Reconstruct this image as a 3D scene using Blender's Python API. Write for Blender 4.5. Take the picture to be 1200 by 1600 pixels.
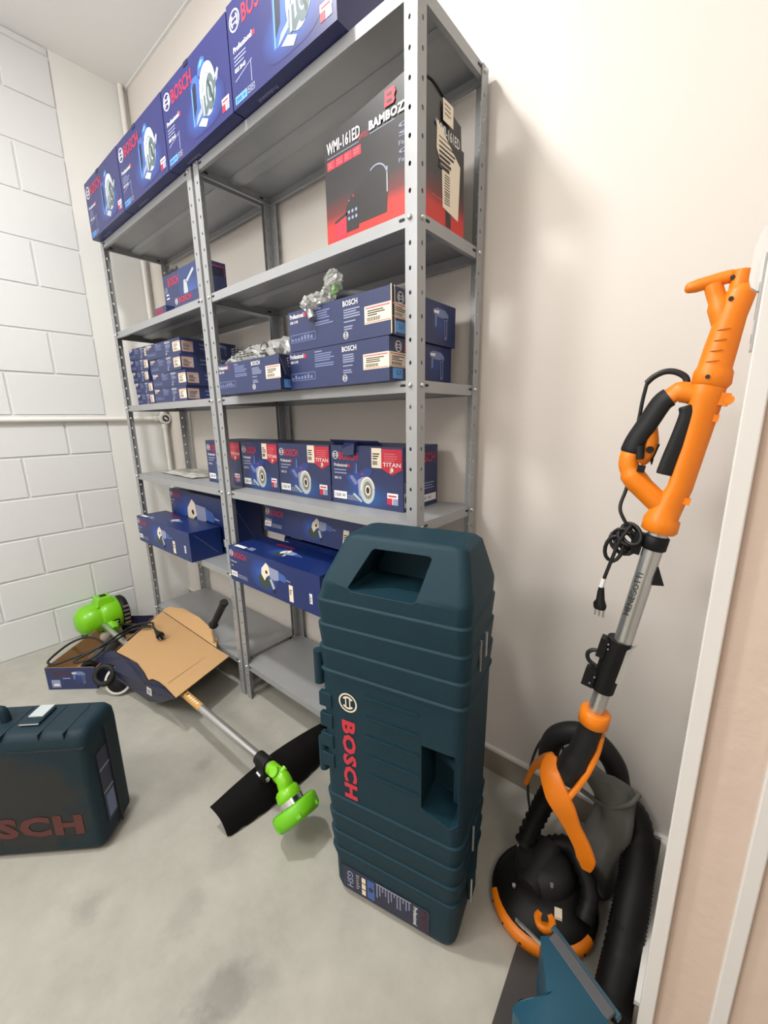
import bpy, bmesh, math, random
from mathutils import Vector as V, Matrix
random.seed(7)
scn = bpy.context.scene
for o in list(bpy.data.objects): bpy.data.objects.remove(o)
COL = scn.collection
# ------------------------------------------------------------------ camera, lights, exposure
cam_d = bpy.data.cameras.new('camera'); cam = bpy.data.objects.new('camera', cam_d); COL.objects.link(cam)
cam_d.sensor_fit = 'HORIZONTAL'; cam_d.sensor_width = 36; cam_d.lens = 36*638.23/1200
cam_d.clip_start = .02
CAM = V((.5833, -.8203, 1.1947)); YAW, PIT, ROL = .7002, .2231, -.0171
fw = V((-math.sin(YAW)*math.cos(PIT), math.cos(YAW)*math.cos(PIT), -math.sin(PIT)))
rt = V((math.cos(YAW), math.sin(YAW), 0)); up = rt.cross(fw)
RR = rt*math.cos(ROL)+up*math.sin(ROL); UU = -rt*math.sin(ROL)+up*math.cos(ROL)
cam.matrix_world = Matrix(((RR.x, UU.x, -fw.x, CAM.x), (RR.y, UU.y, -fw.y, CAM.y), (RR.z, UU.z, -fw.z, CAM.z), (0, 0, 0, 1)))
scn.camera = cam
scn.view_settings.view_transform = 'Standard'; scn.view_settings.look = 'None'
scn.view_settings.gamma = 1; scn.view_settings.use_curve_mapping = False
scn.view_settings.exposure = 0.28
w = bpy.data.worlds.new('world'); scn.world = w; w.use_nodes = True
w.node_tree.nodes['Background'].inputs[0].default_value = (1, .97, .94, 1); w.node_tree.nodes['Background'].inputs[1].default_value = .12
def area(name, loc, rot, sx, sy, power, col):
    d = bpy.data.lights.new(name, 'AREA'); d.shape = 'RECTANGLE'; d.size = sx; d.size_y = sy; d.energy = power; d.color = col
    o = bpy.data.objects.new(name, d); COL.objects.link(o); o.location = loc; o.rotation_euler = rot
    return o
def point_light(name, loc, r, power, col):
    d = bpy.data.lights.new(name, 'POINT'); d.shadow_soft_size = r; d.energy = power; d.color = col
    o = bpy.data.objects.new(name, d); COL.objects.link(o); o.location = loc
area('room_lamp_light', (-.62, -.72, 2.875), (0, 0, 0), .20, .13, 27, (1, .985, .955))
area('room_lamp_light', (.15, -1.6, 2.875), (0, 0, 0), .30, .22, 6, (1, .985, .955))
point_light('added_fill_light', (-.85, -2.25, 2.35), .24, 64, (1, .985, .96))  # added fill to lift the shelves and ceiling, not a known lamp
area('hall_lamp_light', (1.6, -1.3, 2.6), (0, math.radians(25), 0), .6, .6, 14, (1, .87, .77))

# ------------------------------------------------------------------ materials
def lin(c): return tuple((x/255/12.92 if x <= 10 else ((x/255+.055)/1.055)**2.4) for x in c)
MATS = {}
def mat(name, rgb, rough=.5, metal=0, noise=0, nscale=8, bump=0, bscale=60, spec=.5, **kw):
    if name in MATS: return MATS[name]
    m = bpy.data.materials.new(name); m.use_nodes = True; nt = m.node_tree; b = nt.nodes['Principled BSDF']
    c = lin(rgb)+(1,)
    b.inputs['Base Color'].default_value = c; b.inputs['Roughness'].default_value = rough; b.inputs['Metallic'].default_value = metal
    b.inputs['Specular IOR Level'].default_value = spec
    tc = nt.nodes.new('ShaderNodeTexCoord')
    if noise:
        n = nt.nodes.new('ShaderNodeTexNoise'); n.inputs['Scale'].default_value = nscale; n.inputs['Detail'].default_value = 5
        nt.links.new(tc.outputs['Object'], n.inputs['Vector'])
        mx = nt.nodes.new('ShaderNodeMix'); mx.data_type = 'RGBA'; mx.inputs[6].default_value = tuple(x*(1-noise) for x in c[:3])+(1,); mx.inputs[7].default_value = tuple(min(1, x*(1+noise)) for x in c[:3])+(1,)
        nt.links.new(n.outputs['Fac'], mx.inputs[0]); nt.links.new(mx.outputs[2], b.inputs['Base Color'])
    if bump:
        n = nt.nodes.new('ShaderNodeTexNoise'); n.inputs['Scale'].default_value = bscale; n.inputs['Detail'].default_value = 3
        nt.links.new(tc.outputs['Object'], n.inputs['Vector'])
        bp = nt.nodes.new('ShaderNodeBump'); bp.inputs['Strength'].default_value = bump; bp.inputs['Distance'].default_value = .002
        nt.links.new(n.outputs['Fac'], bp.inputs['Height']); nt.links.new(bp.outputs[0], b.inputs['Normal'])
    MATS[name] = m; return m
WHITE_BLOCK = mat('white_block_paint', (218, 219, 220), .38, noise=.03, nscale=3, bump=.25, bscale=45)
WHITE_PLASTER = mat('white_plaster', (219, 213, 206), .45, noise=.02, nscale=2, bump=.12, bscale=30)
GREY_PLASTER = mat('off_white_column_paint', (232, 232, 229), .32, noise=.02, nscale=3, bump=.12, bscale=25)
CEIL = mat('ceiling_paint', (238, 238, 237), .8)
PINK = mat('pink_plaster', (212, 192, 177), .8, noise=.04, nscale=12, bump=.6, bscale=35)
FRAME_WHITE = mat('white_frame_paint', (224, 222, 218), .4)
TILE = mat('beige_grey_tile', (150, 140, 126), .5, noise=.06, nscale=10)
STEEL = mat('grey_shelf_paint', (158, 160, 162), .42, metal=.25, noise=.06, nscale=14, bump=.05, bscale=120)
ZINC = mat('zinc_bolt', (205, 205, 205), .3, metal=.9)
DARK = mat('dark_slot', (24, 24, 26), .7)
NAVY = mat('navy_carton', (41, 51, 92), .42, noise=.06, nscale=6)
SAWNAVY = mat('violet_navy_carton', (38, 42, 100), .4, noise=.08, nscale=5)
GRBLUE = mat('royal_navy_carton', (18, 40, 98), .36, noise=.12, nscale=5)
DKNAVY = mat('dark_navy_print', (26, 30, 58), .45)
KRAFT = mat('kraft_cardboard', (188, 150, 104), .8, noise=.05, nscale=9, bump=.06, bscale=80)
P_WHITE = mat('white_print', (228, 228, 228), .5)
P_GREY = mat('grey_print', (140, 148, 178), .5)
P_RED = mat('red_print', (192, 36, 60), .5)
P_LBLUE = mat('light_blue_print', (92, 156, 222), .5)
P_CREAM = mat('cream_label_paper', (232, 220, 200), .6)
P_PINKL = mat('pink_label_line', (205, 110, 115), .6)
P_BLACK = mat('black_print', (26, 25, 27), .5)
P_MID = mat('mid_blue_print', (58, 92, 160), .45)
P_STEEL = mat('steel_print', (176, 184, 186), .4)
P_DKGREEN = mat('dark_green_print', (46, 66, 62), .45)
P_FAINT = mat('faint_blue_print', (112, 124, 164), .5)
BLACKBOX = mat('black_carton', (34, 32, 34), .4)
TEAL = mat('teal_case_plastic', (16, 48, 60), .6, noise=.06, nscale=20, bump=.25, bscale=260, spec=.28)
TEAL_D = mat('teal_dirty_plastic', (21, 43, 53), .6, noise=.1, nscale=9, bump=.25, bscale=200, spec=.28)
TEAL_L = mat('teal_tool_plastic', (26, 74, 94), .45, noise=.05, nscale=9)
RED_LOGO = mat('red_logo_paint', (196, 44, 62), .5)
RED_DIRTY = mat('worn_red_logo', (92, 46, 42), .7, noise=.25, nscale=25)
ORANGE = mat('orange_plastic', (238, 130, 8), .42, noise=.03, nscale=20, bump=.06, bscale=300)
RUBBER = mat('black_rubber', (26, 27, 28), .6, spec=.35, bump=.1, bscale=150)
BLACKP = mat('black_plastic', (15, 15, 16), .55, spec=.3)
MATTE = mat('matte_black_guard', (14, 13, 13), .85, spec=.15)
ALU = mat('brushed_aluminium', (196, 196, 194), .3, metal=.85, noise=.04, nscale=40)
GREENP = mat('lime_green_plastic', (116, 192, 18), .3, noise=.03, nscale=20)
GREEN_D = mat('lime_green_dull', (104, 186, 20), .42)
FABRIC = mat('grey_bag_cloth', (92, 92, 88), .9, noise=.08, nscale=14, bump=.2, bscale=400)
GREYTOOL = mat('dark_grey_plastic', (66, 68, 72), .5)
CHROME = mat('chrome', (210, 212, 214), .15, metal=1)
PVC = mat('white_pvc_conduit', (232, 230, 224), .35)
CORD = mat('black_cord_rubber', (22, 22, 23), .5)
P_TOOLB = mat('tool_blue_print', (42, 64, 136), .45)
P_DISC = mat('disc_grey_print', (120, 122, 112), .45)
P_SLATE = mat('slate_print', (82, 98, 104), .45)
P_DULLB = mat('dull_blue_print', (44, 60, 108), .45)
P_TAN = mat('tan_label_paper', (178, 164, 156), .6)
GOLD = mat('gold_sticker', (196, 150, 84), .4)
SLAB = mat('charcoal_patch', (62, 58, 56), .8)  # even charcoal colour of the flat floor patch

def floor_mat():
    m = bpy.data.materials.new('polished_concrete'); m.use_nodes = True; nt = m.node_tree; b = nt.nodes['Principled BSDF']
    tc = nt.nodes.new('ShaderNodeTexCoord')
    def noise(s, d=6, r=.6):
        n = nt.nodes.new('ShaderNodeTexNoise'); n.inputs['Scale'].default_value = s; n.inputs['Detail'].default_value = d; n.inputs['Roughness'].default_value = r
        nt.links.new(tc.outputs['Object'], n.inputs['Vector']); return n
    def mapr(sock, a, bb, c, d):
        r = nt.nodes.new('ShaderNodeMapRange'); r.inputs[1].default_value = a; r.inputs[2].default_value = bb; r.inputs[3].default_value = c; r.inputs[4].default_value = d
        nt.links.new(sock, r.inputs[0]); return r.outputs[0]
    def mul(s1, s2):
        q = nt.nodes.new('ShaderNodeMath'); q.operation = 'MULTIPLY'; nt.links.new(s1, q.inputs[0])
        nt.links.new(s2, q.inputs[1]); return q.outputs[0]
    f = mapr(noise(2.2).outputs['Fac'], .3, .7, .82, 1.1)
    f = mul(f, mapr(noise(14, 8, .7).outputs['Fac'], .3, .75, .91, 1.07))
    wn = noise(9, 4)
    for (sx, sy, r, k) in ((-.095, -.575, .055, .70), (-.085, -.625, .03, .74), (-.511, -.721, .045, .80), (-.30, -.57, .05, .88), (-.05, -.50, .03, .86), (.03, -.29, .05, .92), (-.71, -.30, .03, .82), (-.36, -.42, .05, .90), (-1.0, -.62, .05, .88)):
        d = nt.nodes.new('ShaderNodeVectorMath'); d.operation = 'DISTANCE'; d.inputs[1].default_value = (sx, sy, 0)
        nt.links.new(tc.outputs['Object'], d.inputs[0])
        a = nt.nodes.new('ShaderNodeMath'); a.operation = 'MULTIPLY_ADD'; a.inputs[1].default_value = .14; nt.links.new(wn.outputs['Fac'], a.inputs[0]); nt.links.new(d.outputs['Value'], a.inputs[2])
        f = mul(f, mapr(a.outputs[0], r+.05, r+.085, k, 1))
    mx = nt.nodes.new('ShaderNodeVectorMath'); mx.operation = 'SCALE'; mx.inputs[0].default_value = lin((170, 168, 158))
    nt.links.new(f, mx.inputs['Scale']); nt.links.new(mx.outputs[0], b.inputs['Base Color'])
    b.inputs['Roughness'].default_value = .42
    nt.links.new(mapr(noise(5).outputs['Fac'], .3, .7, .32, .52), b.inputs['Roughness'])
    return m
FLOOR = floor_mat()
def vcol_mat(name, rough):
    m = bpy.data.materials.new(name); m.use_nodes = True; nt = m.node_tree
    a = nt.nodes.new('ShaderNodeAttribute'); a.attribute_name = 'ink'
    nt.links.new(a.outputs['Color'], nt.nodes['Principled BSDF'].inputs['Base Color']); nt.nodes['Principled BSDF'].inputs['Roughness'].default_value = rough
    return m
PRINT = vcol_mat('graded_ink_print', .4)
def film_mat():
    m = bpy.data.materials.new('clear_plastic_film'); m.use_nodes = True; nt = m.node_tree; nt.nodes.clear()
    o = nt.nodes.new('ShaderNodeOutputMaterial'); t = nt.nodes.new('ShaderNodeBsdfTransparent'); g = nt.nodes.new('ShaderNodeBsdfGlossy'); g.inputs['Roughness'].default_value = .12
    d = nt.nodes.new('ShaderNodeBsdfDiffuse'); d.inputs[0].default_value = (.7, .72, .7, 1)
    a = nt.nodes.new('ShaderNodeMixShader'); b = nt.nodes.new('ShaderNodeMixShader'); a.inputs[0].default_value = .5; b.inputs[0].default_value = .5
    nt.links.new(g.outputs[0], a.inputs[1]); nt.links.new(d.outputs[0], a.inputs[2]); nt.links.new(t.outputs[0], b.inputs[1]); nt.links.new(a.outputs[0], b.inputs[2]); nt.links.new(b.outputs[0], o.inputs[0])
    return m
FILM = film_mat()

def dirty_case(m):
    nt = m.node_tree; b = nt.nodes['Principled BSDF']; N = nt.nodes.new; L = nt.links.new
    src = b.inputs['Base Color'].links[0].from_socket
    tc = N('ShaderNodeTexCoord'); sx = N('ShaderNodeSeparateXYZ'); L(tc.outputs['Object'], sx.inputs[0])
    def mth(op, a, c=None, d=None):
        q = N('ShaderNodeMath'); q.operation = op
        for i, v in enumerate((a, c, d)):
            if v is None: continue
            if isinstance(v, (int, float)): q.inputs[i].default_value = v
            else: L(v, q.inputs[i])
        return q.outputs[0]
    s_ = mth('ADD', mth('MULTIPLY', mth('ADD', sx.outputs[0], .847), .722), mth('MULTIPLY', mth('ADD', sx.outputs[1], .833), .692))
    u = mth('DIVIDE', mth('SUBTRACT', s_, .02), .235); v = mth('DIVIDE', mth('SUBTRACT', sx.outputs[2], .165), .165)
    q = mth('ADD', mth('POWER', mth('ABSOLUTE', u), 3.0), mth('POWER', mth('ABSOLUTE', v), 3.0))
    n = N('ShaderNodeTexNoise'); n.inputs['Scale'].default_value = 16; n.inputs['Detail'].default_value = 6; L(tc.outputs['Object'], n.inputs['Vector'])
    n2 = N('ShaderNodeTexNoise'); n2.inputs['Scale'].default_value = 40; n2.inputs['Detail'].default_value = 6; L(tc.outputs['Object'], n2.inputs['Vector'])
    q = mth('MULTIPLY_ADD', mth('SUBTRACT', n.outputs['Fac'], .5), 2.2, q)
    r = N('ShaderNodeMapRange'); r.inputs[1].default_value = .5; r.inputs[2].default_value = 1.15; r.inputs[3].default_value = .92; r.inputs[4].default_value = 0; L(q, r.inputs[0])
    k = mth('MULTIPLY', r.outputs[0], mth('MULTIPLY_ADD', n2.outputs['Fac'], .5, .7))
    mx = N('ShaderNodeMix'); mx.data_type = 'RGBA'; L(k, mx.inputs[0]); L(src, mx.inputs[6]); mx.inputs[7].default_value = lin((46, 46, 44))+(1,)
    L(mx.outputs[2], b.inputs['Base Color'])
dirty_case(TEAL_D)

# ------------------------------------------------------------------ mesh builder
class Fr:
    """local frame: origin + x, y axes (z = x cross y)"""
    def __init__(s, o, x=(1, 0, 0), y=(0, 1, 0)):
        s.o = V(o); s.x = V(x).normalized(); y = V(y); s.y = (y-s.x*y.dot(s.x)).normalized(); s.z = s.x.cross(s.y)
    def __call__(s, a, b, c=0): return s.o+s.x*a+s.y*b+s.z*c
    def at(s, a, b, c=0, rot=0):
        cx, sx = math.cos(rot), math.sin(rot)
        return Fr(s(a, b, c), s.x*cx+s.y*sx, s.y*cx-s.x*sx)
WORLD = Fr((0, 0, 0))
class MB:
    def __init__(s): s.v = []; s.f = []; s.m = []; s.sm = []; s.mats = []; s.col = {}
    def mi(s, m):
        if m not in s.mats: s.mats.append(m)
        return s.mats.index(m)
    def add(s, vs, fs, m, smooth=False, cols=None):
        b = len(s.v); s.v += [tuple(p) for p in vs]; k = s.mi(m)
        for f in fs: s.f.append(tuple(b+i for i in f)); s.m.append(k); s.sm.append(smooth)
        if cols:
            for i, c in enumerate(cols): s.col[b+i] = c
        return s
    def box(s, fr, x0, x1, y0, y1, z0, z1, m):
        vs = [fr(x, y, z) for z in (z0, z1) for y in (y0, y1) for x in (x0, x1)]
        return s.add(vs, [(0, 2, 3, 1), (4, 5, 7, 6), (0, 1, 5, 4), (2, 6, 7, 3), (0, 4, 6, 2), (1, 3, 7, 5)], m)
    def hexa(s, p, m):   # 8 points: bottom 4 ccw, top 4
        return s.add(p, [(3, 2, 1, 0), (4, 5, 6, 7), (0, 1, 5, 4), (1, 2, 6, 5), (2, 3, 7, 6), (3, 0, 4, 7)], m)
    def prism(s, fr, pts, z0, z1, m, smooth=False):
        n = len(pts)
        vs = [fr(x, y, z0) for x, y in pts]+[fr(x, y, z1) for x, y in pts]
        s.add(vs, [tuple(range(n-1, -1, -1)), tuple(range(n, 2*n))], m)
        return s.add(vs, [(i, (i+1) % n, n+(i+1) % n, n+i) for i in range(n)], m, smooth)
    def poly(s, fr, pts, m, lift=.0004, cols=None):
        return s.add([fr(x, y, lift) for x, y in pts], [tuple(range(len(pts)))], m, False, cols)
    def rect(s, fr, x0, x1, y0, y1, m, lift=.0004): return s.poly(fr, [(x0, y0), (x1, y0), (x1, y1), (x0, y1)], m, lift)
    def disc(s, fr, cx, cy, r, m, lift=.0004, n=20, ry=None, a0=0, a1=2*math.pi):
        ry = ry or r
        return s.poly(fr, [(cx+r*math.cos(a0+(a1-a0)*i/n), cy+ry*math.sin(a0+(a1-a0)*i/n)) for i in range(n if abs(a1-a0-2*math.pi) < 1e-6 else n+1)], m, lift)
    def ring(s, fr, cx, cy, r0, r1, m, lift=.0004, a0=0, a1=2*math.pi, n=24, sy=1):
        vs = []; fs = []
        for i in range(n+1):
            a = a0+(a1-a0)*i/n
            vs += [fr(cx+r0*math.cos(a), cy+sy*r0*math.sin(a), lift), fr(cx+r1*math.cos(a), cy+sy*r1*math.sin(a), lift)]
        for i in range(n): fs.append((2*i, 2*i+1, 2*i+3, 2*i+2))
        return s.add(vs, fs, m)
    def glow(s, fr, cx, cy, rx, ry, c_in, c_out, lift=.0003, n=20, x0=-9, x1=9, y0=-9, y1=9):
        vs = [fr(cx, cy, lift)]; cols = [lin(c_in)]; fs = []
        ks = (.35, .65, 1)
        for k in ks:
            for i in range(n):
                a = 2*math.pi*i/n
                vs.append(fr(min(x1, max(x0, cx+rx*k*math.cos(a))), min(y1, max(y0, cy+ry*k*math.sin(a))), lift))
                t = k**.8; cols.append(lin(tuple(c_in[j]*(1-t)+c_out[j]*t for j in range(3))))
        for i in range(n):
            j = (i+1) % n; fs.append((0, 1+i, 1+j))
            for r in range(2): fs.append((1+r*n+i, 1+(r+1)*n+i, 1+(r+1)*n+j, 1+r*n+j))
        return s.add(vs, fs, PRINT, False, cols)
    def tube(s, path, r, m, n=10, cap=True, flat=None, smooth=True):
        path = [V(p) for p in path]; N = len(path)
        rs = r if isinstance(r, (list, tuple)) else [r]*N
        rings = []; u = None
        for i, p in enumerate(path):
            t = (path[min(i+1, N-1)]-path[max(i-1, 0)]).normalized()
            if u is None: u = t.orthogonal().normalized() if flat is None else flat
            u = (u-t*u.dot(t)).normalized(); v = t.cross(u)
            k = 1.0 if flat is None else 1.0
            rings.append([p+(u*math.cos(2*math.pi*j/n)*(rs[i][1] if isinstance(rs[i], tuple) else rs[i])+v*math.sin(2*math.pi*j/n)*(rs[i][0] if isinstance(rs[i], tuple) else rs[i])) for j in range(n)])
        vs = [q for rg in rings for q in rg]; fs = []
        for i in range(N-1):
            for j in range(n): fs.append((i*n+j, i*n+(j+1) % n, (i+1)*n+(j+1) % n, (i+1)*n+j))
        s.add(vs, fs, m, smooth)
        if cap:
            s.add(rings[0], [tuple(range(n-1, -1, -1))], m); s.add(rings[-1], [tuple(range(n))], m)
        return s
    def lathe(s, fr, prof, m, n=24, smooth=True, a0=0, a1=2*math.pi):
        full = abs(a1-a0-2*math.pi) < 1e-6; k = n if full else n+1
        vs = [fr(r*math.cos(a0+(a1-a0)*i/n), r*math.sin(a0+(a1-a0)*i/n), z) for (r, z) in prof for i in range(k)]
        fs = []
        for a in range(len(prof)-1):
            for i in range(n):
                j = (i+1) % k; fs.append((a*k+i, a*k+j, (a+1)*k+j, (a+1)*k+i))
        return s.add(vs, fs, m, smooth)
    def loft(s, rings, m, smooth=True, caps=True):
        n = len(rings[0]); vs = [p for r in rings for p in r]; fs = []
        for a in range(len(rings)-1):
            for i in range(n): fs.append((a*n+i, a*n+(i+1) % n, (a+1)*n+(i+1) % n, (a+1)*n+i))
        s.add(vs, fs, m, smooth)
        if caps: s.add(rings[0], [tuple(range(n-1, -1, -1))], m); s.add(rings[-1], [tuple(range(n))], m)
        return s
    def text(s, fr, txt, x, y, h, m, lift=.0006, bold=0, w=None, rot=0, shear=0, align='L'):
        vs, fs, W = glyphs(txt, bold, shear)
        sy = h; sx = (w/W) if w else h
        cx, sn = math.cos(rot), math.sin(rot); ox = -W*sx/2 if align == 'C' else 0
        P = []
        for a, b in vs:
            a = a*sx+ox; b = b*sy; P.append(fr(x+a*cx-b*sn, y+a*sn+b*cx, lift))
        return s.add(P, fs, m)
    def build(s, name, parent=None, bevel=0, seg=2, solid=0, weld=False, sub=0, kind=None):
        me = bpy.data.meshes.new(name); me.from_pydata(s.v, [], s.f)
        for m in s.mats: me.materials.append(m)
        me.polygons.foreach_set('material_index', s.m); me.polygons.foreach_set('use_smooth', s.sm)
        if s.col:
            at = me.color_attributes.new('ink', 'FLOAT_COLOR', 'POINT')
            for i, c in s.col.items(): at.data[i].color = tuple(c)+(1,)
        if weld:
            bm = bmesh.new(); bm.from_mesh(me); bmesh.ops.remove_doubles(bm, verts=bm.verts, dist=1e-5); bmesh.ops.recalc_face_normals(bm, faces=bm.faces); bm.to_mesh(me); bm.free()
        me.update()
        o = bpy.data.objects.new(name, me); COL.objects.link(o)
        if solid:
            q = o.modifiers.new('solid', 'SOLIDIFY'); q.thickness = solid; q.offset = 0
        if bevel:
            q = o.modifiers.new('bevel', 'BEVEL'); q.width = bevel; q.segments = seg; q.limit_method = 'ANGLE'; q.angle_limit = math.radians(40)
        if sub:
            q = o.modifiers.new('sub', 'SUBSURF'); q.levels = sub; q.render_levels = sub
        if parent: o.parent = parent; o.matrix_parent_inverse = parent.matrix_world.inverted()
        if kind: o['kind'] = kind
        return o
_g = {}
def glyphs(txt, bold, shear):
    k = (txt, bold, shear)
    if k in _g: return _g[k]
    c = bpy.data.curves.new('t', 'FONT'); c.body = txt; c.size = 1; c.offset = bold; c.shear = shear; c.resolution_u = 2; c.space_character = 1+bold*2
    o = bpy.data.objects.new('t', c); COL.objects.link(o); dg = bpy.context.evaluated_depsgraph_get(); dg.update()
    me = bpy.data.meshes.new_from_object(o.evaluated_get(dg))
    vs = [(v.co.x, v.co.y) for v in me.vertices]; fs = [tuple(p.vertices) for p in me.polygons]
    x0 = min(v[0] for v in vs); x1 = max(v[0] for v in vs); y0 = min(v[1] for v in vs if True); y1 = max(v[1] for v in vs)
    H = .729+2*bold
    vs = [((a-x0)/H, (b+bold)/H) for a, b in vs]
    bpy.data.objects.remove(o); bpy.data.curves.remove(c); bpy.data.meshes.remove(me)
    _g[k] = (vs, fs, (x1-x0)/H); return _g[k]
def tag(o, label, cat, group=None):
    o['label'] = label; o['category'] = cat
    if group: o['group'] = group
    return o
def thing(name, loc, label, cat, group=None):
    o = bpy.data.objects.new(name, None); COL.objects.link(o); o.location = loc; o.empty_display_size = .05
    o.matrix_world = Matrix.Translation(V(loc))
    return tag(o, label, cat, group)
def spline(pts, k=6):
    P = [V(p) for p in pts]; out = []
    for i in range(len(P)-1):
        a = P[max(i-1, 0)]; b = P[i]; c = P[i+1]; d = P[min(i+2, len(P)-1)]
        for j in range(k):
            t = j/k; out.append(.5*((2*b)+(c-a)*t+(2*a-5*b+4*c-d)*t*t+(3*b-a-3*c+d)*t**3))
    return out+[P[-1]]
def rrect(x0, x1, y0, y1, r, n=4):
    o = []
    for cx, cy, a in ((x1-r, y1-r, 0), (x0+r, y1-r, 90), (x0+r, y0+r, 180), (x1-r, y0+r, 270)):
        for i in range(n+1):
            t = math.radians(a+90*i/n); o.append((cx+r*math.cos(t), cy+r*math.sin(t)))
    return o

# ------------------------------------------------------------------ the setting
XL, YB, ZC, XR = -2.13, .325, 2.925, .593
YF = -3.2
b = MB(); b.box(WORLD, XL-.15, 2.6, YF-.1, YB+.15, -.1, 0, FLOOR); b.build('floor', kind='structure')
b = MB(); b.box(WORLD, XL-.15, 2.6, YF-.1, YB+.15, ZC, ZC+.1, CEIL)
b.box(WORLD, XL, XR, YB-.012, YB, ZC-.006, ZC, GREY_PLASTER); b.build('ceiling', kind='structure')
b = MB(); b.box(WORLD, XL-.15, XR+.2, YB, YB+.15, 0, ZC, WHITE_PLASTER); b.build('wall_back', kind='structure')
# left wall of painted blocks, with a smooth column strip next to the corner
b = MB(); b.box(WORLD, XL-.15, XL-.006, YF, YB, 0, ZC, WHITE_BLOCK)
P = .2057; g = .0075
for k in range(15):
    z0 = k*P+.022 if k else .0; z0 = k*P+.012; z1 = min((k+1)*P+.012-g, ZC-.002)
    if z0 > ZC-.03: break
    y = -.012; first = True; half = (k % 2 == 1)
    while y > YF:
        L = .2 if (first and half) else .4
        y2 = max(y-L+g, YF); jx = random.uniform(-.0012, .0012)
        pts = []
        e = .0035
        fr = WORLD
        xa, xb = XL-.010, XL+jx
        ya, yb = y2, y
        b.add([(xa, ya, z0), (xa, yb, z0), (xa, yb, z1), (xa, ya, z1), (xb, ya+e, z0+e), (xb, yb-e, z0+e), (xb, yb-e, z1-e), (xb, ya+e, z1-e)],
              [(4, 5, 6, 7), (0, 1, 5, 4), (1, 2, 6, 5), (2, 3, 7, 6), (3, 0, 4, 7)], WHITE_BLOCK)
        y = y-L; first = False
b.box(WORLD, XL-.02, XL-.002, -.008, YB, 0, ZC, GREY_PLASTER)
b.build('wall_left', kind='structure')
b = MB(); b.box(WORLD, XL-.15, 2.6, YF-.1, YF, 0, ZC, WHITE_PLASTER); b.build('wall_front', kind='structure')
b = MB(); b.box(WORLD, XR, .80, -.118, YB+.15, 0, ZC, WHITE_PLASTER); b.box(WORLD, .609, .80, -.124, -.118, 0, ZC, PINK)
b.box(WORLD, XR, .80, -1.05, -.118, 2.15, ZC, WHITE_PLASTER); b.box(WORLD, XR, .80, YF, -1.05, 0, ZC, WHITE_PLASTER)
b.build('wall_right', kind='structure')
b = MB(); b.box(WORLD, 2.5, 2.6, YF, YB+.15, 0, ZC, PINK); b.box(WORLD, .8, 2.5, YB+.1, YB+.15, 0, ZC, PINK); b.build('wall_hall', kind='structure')
b = MB(); b.box(WORLD, .589, .611, -.136, -.10, 0, 2.15, FRAME_WHITE); b.box(WORLD, .68, .70, -.132, -.118, 0, 2.15, FRAME_WHITE)
b.build('trim_1', bevel=.002, kind='structure')
b = MB(); b.box(WORLD, 0.0, XR, .313, YB, 0, .082, TILE); b.box(WORLD, -2.13, 0, .313, YB, 0, .082, TILE)
b.box(WORLD, -2.13, XR, .312, YB, .082, .092, FRAME_WHITE); b.build('baseboard_back', kind='structure')
b = MB(); b.box(WORLD, .582, XR, -.09, .3125, 0, .082, TILE); b.box(WORLD, .580, XR, -.09, .3115, .08, .092, FRAME_WHITE); b.box(WORLD, .579, .583, .296, .3125, 0, .09, FRAME_WHITE); b.build('baseboard_right', kind='structure')

# strike plate on the door frame
t = thing('strike_plate', (.589, -.125, 1.27), 'grey metal door strike plate on the white door frame', 'strike plate')
b = MB(); b.box(WORLD, .5862, .5888, -.134, -.112, 1.268, 1.375, ZINC); b.box(WORLD, .5858, .5863, -.130, -.116, 1.305, 1.345, DARK); b.box(WORLD, .5858, .5863, -.127, -.119, 1.278, 1.288, DARK); b.build('plate', t, bevel=.0008)
b = MB(); f = Fr((.588, -.122, 1.335), (-1, 0, 0), (0, 0, 1)); b.prism(f, [(0, .07), (0, 0), (.004, .001), (.010, .006), (.013, .016), (.012, .05), (.006, .07)], -.006, .006, FRAME_WHITE); b.build('lip', t, bevel=.001)

# conduit pipes in the left corner
t = thing('conduit_pipe', (-2.113, .29, 1.222), 'white conduit pipe along the block wall and up the corner, with a junction box', 'pipe')
b = MB(); b.tube([(-2.112, YF, 1.222), (-2.112, .262, 1.222)], .0115, PVC, 14); b.build('level_pipe', t)
b = MB(); b.tube([(-2.112, .29, 1.25), (-2.112, .29, ZC)], .0125, PVC, 14); b.build('riser_pipe', t)
b = MB(); b.tube([(-2.112, .29, 1.19), (-2.112, .29, .60)], .0115, PVC, 14); b.build('drop_pipe', t)
b = MB(); b.tube([(-2.116, .29, 1.222), (-2.085, .29, 1.222)], .031, PVC, 20); b.tube([(-2.112, .29, 1.19), (-2.112, .29, 1.165)], .016, PVC, 14); b.tube([(-2.112, .29, 1.25), (-2.112, .29, 1.28)], .016, PVC, 14)
b.tube([(-2.112, .262, 1.222), (-2.112, .235, 1.222)], .016, PVC, 14); b.tube([(-2.0852, .29, 1.222), (-2.084, .29, 1.222)], .02, GREYTOOL, 18); b.tube([(-2.085, .283, 1.229), (-2.082, .297, 1.215)], .006, PVC, 8); b.build('junction_box', t)
b = MB(); b.box(WORLD, -2.128, -2.088, .265, .315, .50, .60, PVC); b.build('outlet_box', t, bevel=.004)

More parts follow.
